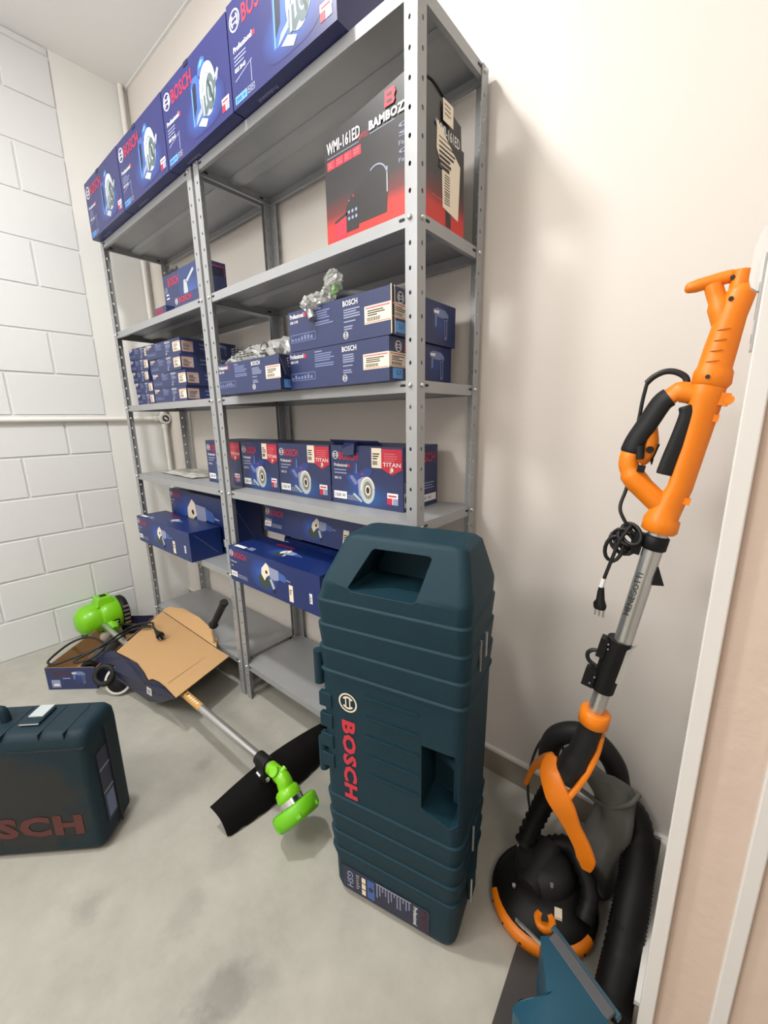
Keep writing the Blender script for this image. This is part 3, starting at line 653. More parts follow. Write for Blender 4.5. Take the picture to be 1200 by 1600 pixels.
# ------------------------------------------------------------------ second shelf, left unit
c = Carton('drill_driver_carton', 'blue rotary hammer carton with a torn lid on the left unit', 'box', None, -1.370, -1.035, .055, .155, ZT[1]+.001, ZT[1]+.165, NAVY, rot=.0)
b, F, R = c.b, c.F, c.R
b.rect(F, c.W*.40, c.W-.002, .006, c.H-.002, P_DULLB, .0003); b.poly(F, [(.12, .003), (c.W-.004, .003), (c.W-.004, .05)], DKNAVY, .0005)
b.glow(F, .24, .06, .09, .06, (60, 96, 170), (44, 60, 108), .0005)
b.text(F, 'BOSCH', .045, c.H-.048, .033, P_RED, bold=.018, w=.095); logo(b, F, .022, c.H-.06, .014, P_GREY)
q = lambda pts: [(.20+x*.16, .085+y*.16) for x, y in pts]
b.poly(F, q([(-.08, -.32), (.06, -.36), (.08, -.05), (.04, .18), (-.1, .2), (-.14, -.05)]), P_STEEL, .0008); b.poly(F, q([(-.02, .14), (.10, .12), (.46, .32), (.42, .38)]), P_STEEL, .0008); b.poly(F, q([(.06, -.36), (.18, -.2), (.12, -.18)]), P_GREY, .0008)
lines(b, F, .018, .085, .03, 2, .014, .005, P_WHITE); lines(b, F, .018, .03, .05, 1, .01, .006, P_WHITE); red_white_badge(b, F, c.W-.03, .035, .018, .02)
b.rect(R, .01, c.D-.008, c.H-.05, c.H-.014, P_RED, .0004); b.rect(R, .012, c.D-.010, c.H-.05, c.H-.018, DKNAVY, .0007); b.text(R, 'BOSCH', .018, c.H-.044, .022, RED_DIRTY, bold=.018, w=.065)
c.done()
m = MB(); m.add([c.T(.05, 0), c.T(.15, 0), c.T(.145, -.004, .012), c.T(.12, .0, .005), c.T(.10, -.003, .010), c.T(.07, -.002, .003)], [(0, 1, 2, 3, 4, 5)], P_BLACK); m.build('torn_lid', c.root, solid=.002)
for (xa, xb, h, lab, logo_) in ((-1.185, -.985, .040, 'small dark blue carton in front of the torn-lid carton', True), (-1.372, -1.262, .030, 'smallest dark blue carton with a red name by the back left of the second shelf', False)):
    c = Carton('accessory_carton', lab, 'box', None, xa, xb, .006, .050, ZT[1]+.001, ZT[1]+h, NAVY)
    c.b.text(c.F, 'BOSCH', .045 if logo_ else .012, h-.027, .022, P_RED, bold=.018, w=.1 if logo_ else .07)
    if logo_: logo(c.b, c.F, .022, h-.017, .011)
    c.done(.001)

# ------------------------------------------------------------------ marble cutter cartons, fourth shelf
def titan(root, F, x, y, w, h):
    m = MB(); pts = [(x, y), (x+w, y), (x+w, y-h*.78), (x+w/2, y-h), (x, y-h*.78)]
    m.prism(F, pts[::-1], .0004, .0010, P_RED)
    m.text(F, 'TITAN', x+w*.06, y-h*.68, h*.17, P_WHITE, .0014, bold=.01, w=w*.88)
    lines(m, F, x+w*.12, y-h*.2, w*.76, 4, h*.09, h*.035, P_PINKL, .0014)
    m.disc(F, x+w*.5, y-h*.80, w*.09, P_CREAM, .0014, 12); m.rect(F, x+w*.42, x+w*.48, y-h*.92, y-h*.76, P_CREAM, .0014)
    m.build('titan_sticker', root)
mx = [(-1.222, -.942), (-.934, -.690), (-.686, -.409), (-.402, -.112)]
wh = ['leftmost, half hidden behind the middle posts', 'second from the left of the row with red stickers', 'third from the left of the row with red stickers', 'rightmost of its row, with an open lid flap']
for i, (xa, xb) in enumerate(mx):
    c = Carton('cutter_carton', 'blue marble cutter carton, '+wh[i], 'box', 'marble cutter cartons', xa, xb, .088, .268, ZT[3]+.001, ZT[3]+.186, NAVY, rot=(0, .0, .0, .012)[i])
    b, F, R = c.b, c.F, c.R; W, H, D = c.W, c.H, c.D; s = W/.29
    cutter_pic(b, F, W*.46, H*.44, H*.78)
    logo(b, F, .021, H-.030, .013); b.text(F, 'BOSCH', .036, H-.044, .026, P_RED, bold=.018, w=.082*s)
    b.text(F, 'Professional', .014, H-.066, .011, P_WHITE, bold=.018, w=.058*s); b.rect(F, .074*s, .084*s, H-.066, H-.057, P_RED, .0006)
    lines(b, F, .014, H-.078, .06, 2, .010, .004, P_GREY); b.text(F, 'GDC 151', .014, H-.106, .008, P_WHITE, bold=.02, w=.03)
    b.rect(F, .010, .068*s, .016, .040, P_WHITE, .0016); b.text(F, '1500 W', .016, .022, .012, P_BLACK, .0019, bold=.01, w=.046*s); icons(b, F, .072*s, .016, .014, 3, P_GREY)
    red_white_badge(b, F, W*.80, .018, .040*s, .034)
    b.text(R, 'BOSCH', .060, H-.050, .030, P_RED, bold=.018, w=.105); logo(b, R, .034, H-.036, .015); lines(b, R, .09, .07, .08, 3, .008, .003, P_GREY)
    b.rect(R, .07, .172, .014, .036, P_WHITE, .0006); b.text(R, '1500 W', .085, .019, .012, P_BLACK, .0009, w=.06)
    b.rect(R, .004, .05, .012, .055, P_STEEL, .0006); b.disc(R, .018, .035, .012, P_BLACK, .0009, 12); b.disc(R, .036, .025, .010, P_CREAM, .0009, 12); lines(b, R, .005, .08, .04, 4, .007, .003, P_GREY)
    b.rect(c.T, .004, W-.004, D*.5-.0008, D*.5+.0008, DKNAVY)
    c.done()
    titan(c.root, F, W*.735, H-.006, W*.255, .074)
    sticker(c.root, F, W*.60, W*.73, H-.062, H-.004, red=False)
    if i == 3:
        m = MB(); m.add([c.T(.0, .02, .002), c.T(.20, .02, .002), c.T(.20, -.002, .016), c.T(.0, -.002, .018)], [(0, 1, 2, 3)], NAVY); m.build('lid_flap', c.root, solid=.002)
        m = MB(); m.add([c.T(.055, .012, .012), c.T(.115, .012, .012), c.T(.115, -.010, .010), c.T(.112, -.012, -.026), c.T(.075, -.012, -.030), c.T(.058, -.010, -.010)], [(0, 1, 2, 3, 4, 5)], NAVY); m.build('tuck_flap', c.root, solid=.002)
# papers / plastic sleeve on the left of the fourth shelf
root = thing('manual_sleeve', (-1.5, .2, ZT[3]), 'crumpled grey plastic sleeve with papers lying below the slim cartons', 'papers')
m = MB(); random.seed(4); nx, ny = 12, 8
vs = [(-1.78+i*.42/(nx-1)+.02*j/ny, .10+j*.16/(ny-1)-.03*i/nx, ZT[3]+.004+random.uniform(0, .016)*(1 if 0 < i < nx-1 and 0 < j < ny-1 else .2)) for j in range(ny) for i in range(nx)]
m.add(vs, [(j*nx+i, j*nx+i+1, (j+1)*nx+i+1, (j+1)*nx+i) for j in range(ny-1) for i in range(nx-1)], mat('grey_plastic_sleeve', (176, 176, 170), .25, noise=.35, nscale=40)); m.build('sleeve', root, solid=.001)
m = MB(); f = Fr((-1.66, .12, ZT[3]+.0015), (1, -.1, 0), (.1, 1, 0)); m.box(f, 0, .2, 0, .14, 0, .0015, P_CREAM); m.build('paper_sheet', root)

# ------------------------------------------------------------------ angle grinder cartons, fifth shelf
def grinder_carton(label, x0, x1, y0, y1, z0, z1, rot=0, tilt=0, base=GRBLUE):
    c = Carton('grinder_carton', label, 'box', 'angle grinder cartons', x0, x1, y0, y1, z0, z1, base, rot, tilt)
    b, F, R, T = c.b, c.F, c.R, c.T; W, H, D = c.W, c.H, c.D
    grinder_pic(b, F, W*.52, H*.52, H*1.05)
    logo(b, F, .018, H-.026, .013); b.text(F, 'BOSCH', .036, H-.040, .024, P_RED, bold=.018, w=.085)
    b.text(F, 'Professional', .010, H-.062, .008, P_WHITE, w=.04); b.text(F, 'GWS', .010, H-.080, .007, P_WHITE, w=.016)
    b.rect(F, .006, .050, .020, .042, P_WHITE, .0006); b.text(F, '2200 W', .012, .026, .010, P_BLACK, .0009, w=.032); icons(b, F, .056, .020, .014, 4, P_GREY)
    # lid print
    grinder_pic(b, T, W*.52, D*.45, D*.6); b.rect(T, .02, .09, .012, .03, P_WHITE, .0006); lines(b, T, .10, .03, .06, 2, .012, .008, P_GREY); b.text(T, 'BOSCH', .15, D*.70, .02, P_RED, bold=.018, w=.10)
    b.poly(R, [(.02, H-.012), (.022, H-.012), (D-.02, .015), (D-.022, .015)], P_FAINT, .0006)
    c.done()
    sticker(c.root, F, W*.70, W*.74, .012, .072, 'approval_sticker', red=False, bars=False); sticker(c.root, F, W*.90, W*.925, .035, .070, 'code_sticker', P_WHITE, True, False)
    return c
z5 = ZT[4]
grinder_carton('long blue angle grinder carton in front, partly behind the tall teal case', -.884, -.345, -.036, .130, z5+.001, z5+.142)
grinder_carton('blue grinder carton lying under a tilted one at the back of the right unit', -.775, -.195, .152, .298, z5+.001, z5+.150)
grinder_carton('blue grinder carton tilted forward on top at the back of the right unit', -.865, -.20, .118, .272, z5+.176, z5+.282, tilt=-.16)
grinder_carton('blue grinder carton in front on the left unit, jutting out past the shelf edge', -1.800, -1.205, -.044, .106, z5+.001, z5+.138)
grinder_carton('blue grinder carton standing behind another on the left unit', -1.745, -1.150, .118, .292, z5+.001, z5+.268)

# ------------------------------------------------------------------ tall teal tool case
def apply_boolean(o, cutters):
    for cmb in cutters:
        c = cmb.build('cut', weld=True)
        q = o.modifiers.new('b', 'BOOLEAN'); q.operation = 'DIFFERENCE'; q.solver = 'EXACT'; q.object = c
        dg = bpy.context.evaluated_depsgraph_get(); dg.update()
        me = bpy.data.meshes.new_from_object(o.evaluated_get(dg))
        old = o.data; o.modifiers.clear(); o.data = me; bpy.data.meshes.remove(old); bpy.data.objects.remove(c)
    o.data.name = o.name
CF = Fr((-.061, -.278, 0), (.976, .218, 0), (0, 0, 1))     # s, height, outwards
root = thing('hammer_case', CF(.165, 0, -.10), 'tall teal plastic breaker hammer case standing upright before the right shelving unit', 'tool case')
Dp = .215
def ring(z, s0, s1, f, bk, r=.022):
    return [CF(s, z, o) for s, o in rrect(s0, s1, bk, f, r, 4)]
ribs = [.140, .192, .248, .303]; ribs2 = [.645, .700, .757, .815]
lv = [(.0, .018, .308, -.016, -Dp+.016), (.012, .004, .318, -.004, -Dp+.006), (.030, .0, .322, 0, -Dp)]
def sides(z): return (-.002-.012*min(1, z/.35), .322+.010*min(1, z/.5))
for rb in ribs+ribs2:
    s0, s1 = sides(rb); e = .0042
    lv.append((rb-.0035, s0-e, s1+e, e, -Dp-e)); lv.append((rb-.001, s0-e+.001, s1+e-.001, e-.001, -Dp-e+.001)); lv.append((rb+.0015, s0, s1, 0, -Dp))
lv += [(.105, -.002, .323, 0, -Dp), (.314, *sides(.314), 0, -Dp), (.630, *sides(.630), 0, -Dp)]
lv.sort()
lv += [(.850, -.004, .334, 0, -Dp), (.860, -.001, .332, -.005, -Dp+.003), (.945, .036, .312, -.046, -Dp+.038), (.953, .046, .302, -.054, -Dp+.046), (.956, .060, .288, -.064, -Dp+.056)]
m = MB(); m.loft([ring(*l, r=.026 if l[0] < .9 else .02) for l in lv], TEAL)
m = m.build('case_shell', root, weld=True)
c1 = MB(); f = Fr(CF(0, 0, -.132), CF.x, CF.y); c1.prism(f, [(.112, .928), (.072, .852), (.080, .846), (.218, .846), (.226, .852), (.244, .928), (.238, .932), (.118, .932)], 0, .30, TEAL)
c2 = MB(); f2 = Fr(CF(0, 0, -.085), CF.x, CF.y); c2.prism(f2, [(.240, .375), (.252, .366), (.304, .350), (.319, .362), (.319, .520), (.310, .532), (.240, .532)], 0, .30, TEAL)
apply_boolean(m, [c1, c2])
for p in m.data.polygons: p.use_smooth = True
q = m.modifiers.new('bevel', 'BEVEL'); q.width = .005; q.segments = 2; q.limit_method = 'ANGLE'; q.angle_limit = math.radians(38)
em = m.modifiers.new('ws', 'WEIGHTED_NORMAL')
m = MB(); m.box(CF, .098, .258, .934, .948, -.115, -.075, TEAL); m.build('handle_bar', root, bevel=.006, seg=3)
m = MB(); m.box(CF, .296, .312, .37, .525, -.075, -.045, TEAL); m.tube([CF(.262, .455, -.08), CF(.300, .45, -.065)], .012, TEAL, 12); m.build('side_handle', root, bevel=.004)
for z in (.405, .455, .505, .555, .605):
    m = MB(); m.prism(Fr(CF(.105, z, 0), CF.x, CF.y), [(0, -.003), (.128, -.003), (.128, 0), (0, .0)], -.001, .0035, TEAL); m.build('rib', root, bevel=.001)
for z in (.40, .455, .51, .565):
    m = MB(); m.box(CF, -.0165, .018, z-.02, z+.016, -.010, .003, TEAL); m.build('edge_lug', root, bevel=.0015)
for z0, z1, d0 in ((.60, .675, -.075), (.36, .44, -.075)):
    m = MB(); m.box(CF, -.034, -.008, z0, z1, d0, -.012, TEAL); m.tube([CF(-.022, z0-.004, -.012), CF(-.022, z1+.004, -.012)], .012, TEAL, 12); m.build('hinge', root, bevel=.006, seg=3)
for z0 in (.690, .225, .07):
    m = MB(); m.box(CF, .326, .337, z0, z0+.066, -.118, -.078, TEAL); la = m.build('latch', root, bevel=.003)
    m = MB(); m.box(CF, .334, .3385, z0-.002, z0+.068, -.079, -.0765, ALU)
    if z0 > .6: m.box(CF, .332, .340, z0+.012, z0+.066, -.1215, -.112, ALU)
    m.build('latch_plate', la, bevel=.0006)
m = MB()
logo(m, CF, .062, .575, .024, P_CREAM, .0012, -math.pi/2); m.text(CF, 'BOSCH', .044, .527, .037, RED_LOGO, .0012, bold=.045, w=.215, rot=-math.pi/2); m.build('brand_print', root)
m = MB(); m.prism(CF, rrect(.026, .262, .022, .094, .006), .0006, .0014, DKNAVY)
m.text(CF, 'Professional', .222, .086, .011, P_WHITE, .002, bold=.02, w=.055, rot=-math.pi/2); m.text(CF, 'BOSCH', .242, .086, .014, RED_DIRTY, .002, bold=.018, w=.055, rot=-math.pi/2)
for k in range(3): m.rect(CF, .082, .093, .030+k*.019, .046+k*.019, P_CREAM, .002)
m.rect(CF, .098, .118, .030, .088, P_MID, .002); m.disc(CF, .108, .06, .007, DKNAVY, .0024, 10)
for k in range(12): m.rect(CF, .124+k*.0078, .127+k*.0078, .088-random.uniform(.01, .045), .088, P_GREY, .002)
m.rect(CF, .122, .216, .089, .0905, P_WHITE, .002); m.text(CF, 'GSH', .04, .084, .018, P_GREY, .002, bold=.02, w=.05, rot=-math.pi/2); lines(m, CF, .066, .08, .01, 6, .008, .002, P_WHITE, .002)
m.build('case_label', root)

# ------------------------------------------------------------------ dirty teal tool case
DF = Fr((-.847, -.833, 0), (.722, .692, 0), (0, 0, 1))
root = thing('tool_case', DF(.04, 0, -.075), 'dirty teal tool case lying on the floor at the left, cut by the photo edge', 'tool case')
HT = .392
def dring(z, s0, s1, f, bk, r): return [DF(s, z, o) for s, o in rrect(s0, s1, bk, f, r, 4)]
m = MB()
lv = [(0, -.20, .262, -.014, -.128, .02), (.012, -.216, .282, -.004, -.142, .022), (.03, -.222, .292, 0, -.148, .024), (.34, -.222, .292, 0, -.152, .026), (HT-.022, -.220, .290, -.004, -.150, .026), (HT-.008, -.212, .282, -.012, -.142, .024), (HT, -.196, .266, -.026, -.128, .02)]
m.loft([dring(*l) for l in lv], TEAL_D); shell = m.build('case_shell', root, weld=True)
for p in shell.data.polygons: p.use_smooth = True
shell.modifiers.new('ws', 'WEIGHTED_NORMAL')
m = MB()
for s in (.075, .17, .235): m.box(DF, s, s+.003, HT-.05, HT+.0012, -.125, -.006, mat('dark_seam', (18, 32, 38), .6))
m.box(DF, .09, .285, .345, .349, -.01, .0015, MATS['dark_seam']); m.box(DF, .2, .236, .06, .064, -.01, .0012, MATS['dark_seam'])
m.box(DF, .2955, .2975, .02, .35, -.082, -.076, MATS['dark_seam']); m.build('panel_groove', root)
m = MB(); m.tube(spline([DF(-.12, HT-.005, -.072), DF(-.118, HT+.028, -.072), DF(-.10, HT+.036, -.072), DF(.02, HT+.036, -.072), DF(.040, HT+.028, -.072), DF(.044, HT-.005, -.072)], 4), .012, TEAL_D, 12); m.build('handle', root)
m = MB(); m.box(DF, .098, .150, HT-.002, HT+.008, -.115, -.045, TEAL_D); la = m.build('latch', root, bevel=.004)
m = MB(); m.box(DF, .104, .144, HT+.007, HT+.011, -.118, -.070, P_STEEL); m.box(DF, .098, .150, HT+.004, HT+.006, -.046, -.042, ALU); m.build('latch_plate', la, bevel=.001)
m = MB(); m.text(DF, 'BOSCH', -.155, .070, .070, RED_DIRTY, .0012, bold=.05, w=.40); m.build('brand_print', root)
m = MB(); f = Fr(DF(.2925, 0, 0), -DF.z, DF.y); m.prism(f, rrect(.028, .075, .07, .30, .005), .0003, .0015, DKNAVY); m.rect(f, .03, .073, .24, .246, P_GREY, .0018); m.rect(f, .03, .073, .165, .171, P_GREY, .0018); m.rect(f, .035, .07, .08, .155, P_FAINT, .0018); m.build('side_label', root)

# ------------------------------------------------------------------ grass trimmer
S0, S1 = V((-1.895, -.252, .132)), V((-.338, -.255, .170))
ax = (S1-S0).normalized()
root = thing('grass_trimmer', (-1.1, -.23, 0), 'lime green grass trimmer with a silver shaft lying on the floor', 'grass trimmer')
m = MB(); m.tube([S0, S1], .0138, ALU, 18); m.build('shaft', root)
m = MB(); fr = Fr(S0+ax*.90, ax, V((0, -.45, 1))); 
m.lathe(Fr(S0+ax*.93, V((0, -.45, 1)), V((0, -1, -.45))).__class__(S0+ax*.93, ax.cross(V((0, 0, 1))), ax.cross(V((0, 0, 1))).cross(ax)*-1), [(.0145, 0), (.0147, .001)], GOLD, 12) if False else None
m.tube([S0+ax*.935, S0+ax*1.10], .0146, GOLD, 18)
for k in range(9): m.tube([S0+ax*(.94+k*.0165)+V((0, -.006, .0115)), S0+ax*(.948+k*.0165)+V((0, .001, .0135))], .0035, BLACKP if k < 4 else P_CREAM, 6)
m.build('warning_sticker', root)
c0 = S1-ax*.085
m = MB(); m.tube([c0, c0+ax*.052], .021, BLACKP, 18); m.box(Fr(c0+ax*.02+V((0, 0, -.03)), ax, (0, 1, 0)), -.02, .025, -.016, .016, -.028, .014, BLACKP)
for yy in (-.018, .018): m.tube([c0+ax*.03+V((0, yy, -.04)), c0+ax*.012+V((0, yy, -.036))], .005, ZINC, 8)
m.build('guard_clamp', root)
m = MB(); NU, NV = 8, 26; vs = []
for j in range(NV+1):
    v = j/NV; y = -.395+.435*v; k = abs(2*v-1)
    top = V((-.470+.006*k, y, .098-.020*k**2)); bot = V((-.378-.024*k**2, y+.006*(2*v-1), .004+.004*(j % 3 == 0)))
    for i in range(NU+1):
        u = i/NU; p = top.lerp(bot, u); p += V((.022, 0, .030))*math.sin(math.pi*u)*(1-.45*k)+V((0, -.018 if j == 0 else (.018 if j == NV else 0), 0))*(u-.5)*-1; vs.append(p)
m.add(vs, [(j*(NU+1)+i, j*(NU+1)+i+1, (j+1)*(NU+1)+i+1, (j+1)*(NU+1)+i) for j in range(NV) for i in range(NU)], MATTE, True); m.build('debris_guard', root, solid=.004)
hd = V((.76, -.05, -.65)).normalized(); g0 = S1+ax*.018
m = MB(); m.tube(spline([S1-ax*.022, S1+ax*.012, S1+ax*.036+hd*.008, g0+hd*.05], 4), [.0195]*5+[.022]*4+[.023]*4, GREENP, 16)
m.tube([g0+hd*.040, g0+hd*.048, g0+hd*.066, g0+hd*.074], [.026, .034, .037, .032], GREENP, 20); m.tube([g0+V((0, 0, .0)), g0+V((0, -.018, .022))], [.017, .014], GREENP, 14); m.tube([g0+ax*.012+V((0, .0, .012)), g0+ax*.012+V((0, .016, .018))], .009, GREENP, 10)
m.tube([g0-ax*.02+V((0, -.022, -.012)), g0-ax*.02+V((0, -.030, -.012))], .006, ZINC, 8); m.build('gear_head', root)
m = MB(); m.tube([g0+hd*.073, g0+hd*.088], .036, CHROME, 26); m.tube([g0+hd*.088, g0+hd*.105], .026, BLACKP, 16); m.build('flange', root)
sp = Fr(g0+hd*.092, hd.orthogonal(), hd.cross(hd.orthogonal()))
m = MB(); m.lathe(sp, [(.0, .008), (.034, .008), (.046, .012), (.053, -.002), (.062, -.004), (.068, .004), (.067, .030), (.058, .042), (.0, .044)], GREEN_D, 30)
for k in range(6): a = k*math.pi/3; m.box(sp.at(.067*math.cos(a), .067*math.sin(a), .028, a), -.002, .004, -.006, .006, -.004, .006, GREEN_D)
m.build('line_spool', root)
mc = V((-1.985, -.245, .148))
m = MB(); YF_ = Fr(mc+V((0, -.115, 0)), (1, 0, 0), (0, 0, -1))  # z axis along +y
m.lathe(YF_, [(.0, 0), (.040, .004), (.070, .024), (.083, .052), (.086, .085), (.084, .112)], GREENP, 28)
m.lathe(YF_, [(.080, .108), (.092, .115), (.097, .14), (.097, .185), (.090, .206), (.070, .21)], GREENP, 28)
m.hexa([mc+V(p) for p in ((-.05, -.02, .07), (.055, -.02, .07), (.055, .075, .07), (-.05, .075, .07), (-.035, -.005, .118), (.04, -.005, .118), (.04, .06, .118), (-.035, .06, .118))], GREENP)
m.tube([mc+V((.06, .03, -.03)), mc+V((.125, .03, -.05))], [.045, .022], GREENP, 16); m.build('motor_housing', root, bevel=.006, seg=2)
m = MB(); m.lathe(YF_, [(.0, .206), (.085, .206), (.090, .214), (.088, .235), (.076, .246), (.0, .248)], BLACKP, 24)
for k in range(5): m.box(WORLD, mc.x+.088, mc.x+.094, mc.y+.094, mc.y+.122, mc.z-.05+k*.024, mc.z-.04+k*.024, ZINC)
m.build('starter_cover', root)
m = MB(); m.tube([mc+V((.0, -.085, -.075)), mc+V((0, .05, -.085))], [.05, .058], BLACKP, 16); m.build('base_guard', root)
m = MB(); m.tube([mc+V((.02, -.06, -.10)), mc+V((.02, .08, -.10))], .044, mat('translucent_tank', (214, 210, 198), .4), 16); m.build('fuel_tank', root)
m = MB(); m.box(Fr(mc, (1, 0, 0), (0, 1, 0)), .094, .099, .032, .068, -.028, -.004, BLACKP); m.box(WORLD, mc.x-.014, mc.x+.022, mc.y+.015, mc.y+.045, mc.z+.1175, mc.z+.120, BLACKP); m.rect(Fr(mc+V((.0992, 0, 0)), (0, 1, 0), (0, 0, 1)), .036, .062, -.016, -.012, P_WHITE); m.build('rating_plate', root)
m = MB(); m.tube(spline([(-1.088, -.035, .312), (-1.118, -.030, .265), (-1.140, -.016, .22), (-1.160, -.011, .18), (-1.18, -.03, .140), (-1.20, -.14, .130), (-1.205, -.240, .150)], 4), .0065, ALU, 10); hb = m.build('handle_bar', root)
m = MB(); m.tube([V((-1.096, -.036, .300)), V((-1.090, -.0355, .309)), V((-1.086, -.035, .315)), V((-.990, -.0305, .434)), V((-.982, -.030, .444)), V((-.976, -.03, .451))], [.017, .021, .0145, .0155, .019, .014], RUBBER, 14); m.build('hand_grip', hb)

# ------------------------------------------------------------------ opened cardboard box on the floor with its tool
e1 = V((.76, .65, 0)).normalized(); e2 = V((-.65, .76, 0)).normalized(); e2 = V((-.55, .835, 0)).normalized()
FL = V((-1.688, -.552, 0)); BF = Fr(FL, e1, e2); BW, BL, BH = .225, .505, .112
root = thing('open_carton', BF(BW/2, BL/2), 'opened brown-lined navy cardboard box on the floor with a wide flat lid', 'box')
m = MB()
def wall(p, q, h, out, inner=KRAFT):
    d = (q-p).normalized(); n_ = V((d.y, -d.x, 0))
    f = Fr(p, d, (0, 0, 1)); Ln = (q-p).length
    m.box(f, 0, Ln, 0, h, 0, .0012, NAVY); m.box(f, 0, Ln, 0, h, -.0022, 0, inner)
    return f, Ln
f1, _ = wall(BF(0, 0), BF(BW, 0), BH, 1); f2_, _ = wall(BF(BW, 0), BF(BW, BL), BH-.01, 1); wall(BF(BW, BL), BF(0, BL), BH, 1, DKNAVY); wall(BF(0, BL), BF(0, 0), BH, 1)
m.box(BF, 0, BW, 0, BL, 0.001, .003, KRAFT)
m.text(f1, 'BOSCH', .035, .072, .024, RED_DIRTY, .0018, bold=.018, w=.085); m.rect(f1, .02, .06, .012, .05, P_GREY, .0016); m.rect(f1, .03, .055, .02, .03, P_WHITE, .0019); drill_pic(m, Fr(f1(0, 0, .0012), f1.x, f1.y), .15, .062, .085)
m.rect(f1, .075, .11, .055, .06, P_GREY, .0016); m.build('box_tray', root)
A, B_, C_, D_ = V((-1.500, -.314, .153)), V((-1.752, -.006, .160)), V((-.904, -.298, .179)), V((-1.005, -.022, .179))
D2 = V((-1.114, -.024, .177)); F1, F2 = V((-1.025, -.276, .176)), V((-1.100, -.047, .1765))
m = MB(); th = V((0, 0, -.003))
edge = [A, V((-1.406, -.302, .157)), V((-1.310, -.290, .160)), V((-1.202, -.300, .163)), V((-1.127, -.313, .166)), V((-1.122, -.300, .167)), V((-1.078, -.292, .170)), V((-1.018, -.291, .173)), C_]
top = edge+[D_, D2, B_]
m.add(top, [tuple(range(len(top)))], KRAFT); m.add([p+th for p in top], [tuple(range(len(top)-1, -1, -1))], NAVY)
n = len(top); m.add(top+[p+th for p in top], [(i, n+i, n+(i+1) % n, (i+1) % n) for i in range(n)], KRAFT)
f = Fr(F1+V((0, 0, .0012)), F2-F1, C_-F1); m.rect(f, 0, (F2-F1).length, -.0012, .0012, mat('kraft_crease', (150, 116, 78), .85), .0014); lid = m.build('lid', root)
m = MB(); ef = [V((-1.114, -.022, .179)), V((-1.752, -.004, .163)), V((-1.715, .020, .188)), V((-1.591, .048, .203)), V((-1.406, .044, .212)), V((-1.233, .026, .207)), V((-1.155, .003, .193))]
m.add([p for p in ef], [tuple(range(len(ef)))], KRAFT); m.build('end_flap', lid, solid=.003)
m = MB(); lo = [V((-1.600, -.372, .115)), V((-1.573, -.375, .095)), V((-1.440, -.360, .075)), V((-1.305, -.335, .060)), V((-1.165, -.312, .045)), V((-1.055, -.300, .085)), V((-.942, -.299, .155))]
m.add([A+V((-.03, -.01, 0))]+[p+V((0, -.004, -.004)) for p in edge]+lo[::-1], [tuple(range(len(edge)+1+len(lo)))], DKNAVY); fl = m.build('front_flap', lid, solid=.003)
m = MB(); f = Fr(V((-1.135, -.318, .105)), (1, .12, 0), (0, .1, 1)); m.box(f, 0, .035, 0, .030, .004, .006, P_CREAM); m.rect(f, .006, .029, .005, .025, P_GREY, .0065); m.build('barcode_label', lid)
# power tool in the box
root = thing('angle_grinder', (-1.52, -.30, 0), 'dark angle grinder with a cut-off disc and black cord lying in the opened cardboard box', 'angle grinder')
m = MB(); m.tube(spline([BF(.12, .10, .055), BF(.13, .18, .062), BF(.12, .28, .060), BF(.10, .36, .055)], 5), [.028]*5+[.036]*5+[.040]*6, GREYTOOL, 16); m.tube([BF(.12, .10, .055), BF(.15, .055, .055)], [.03, .036], BLACKP, 14); m.build('tool_body', root)
m = MB(); ff = Fr(V((-1.535, -.392, .085)), V((.55, -.835, 0)), V((.35, .25, .9))); dn = V((.62, -.62, .48)).normalized(); ff = Fr(V((-1.452, -.385, .088)), dn.orthogonal(), dn.cross(dn.orthogonal()))
m.lathe(ff, [(.030, -.012), (.046, -.012), (.050, .0), (.046, .014), (.030, .014), (.026, 0), (.030, -.012)], RUBBER, 26); m.build('flange_ring', root)
m = MB(); fd = Fr(V((-1.400, -.350, .064)), V((.75, .66, 0)), V((-.3, .3, .9))); m.lathe(fd, [(.0, .003), (.055, .003), (.062, .003), (.062, -.001), (.0, -.001)], mat('white_disc', (206, 204, 196), .5), 30); m.lathe(fd, [(.0, .006), (.050, .0055), (.0505, .003)], BLACKP, 26); m.build('cutting_disc', root)
m = MB(); cp = [BF(.10, .37, .06), BF(.07, .42, .10), V((-1.59, -.127, .175)), V((-1.64, -.202, .166)), V((-1.60, -.30, .160)), V((-1.655, -.49, .125)), V((-1.679, -.527, .122)), V((-1.725, -.525, .125)), V((-1.783, -.427, .145)), V((-1.754, -.354, .155)), V((-1.60, -.33, .155)), V((-1.575, -.40, .128)), V((-1.62, -.455, .124)), V((-1.60, -.33, .163)), V((-1.66, -.19, .175)), V((-1.58, -.125, .195)), V((-1.53, -.135, .195)), V((-1.475, -.140, .188))]
m.tube(spline(cp, 6), .0052, CORD, 8); m.build('cord', root)
m = MB(); pd = (V((-1.37, -.150, 0))-V((-1.49, -.138, 0))).normalized(); p0 = V((-1.482, -.140, .188)); m.tube([p0, p0+pd*.03, p0+pd*.06, p0+pd*.075], [.008, .011, .019, .017], BLACKP, 12); m.tube([p0+pd*.075+V((0, .009, 0)), p0+pd*.098+V((0, .009, -.002))], .0024, ZINC, 6); m.tube([p0+pd*.075+V((0, -.009, 0)), p0+pd*.098+V((0, -.009, -.002))], .0024, ZINC, 6); m.build('plug', root)

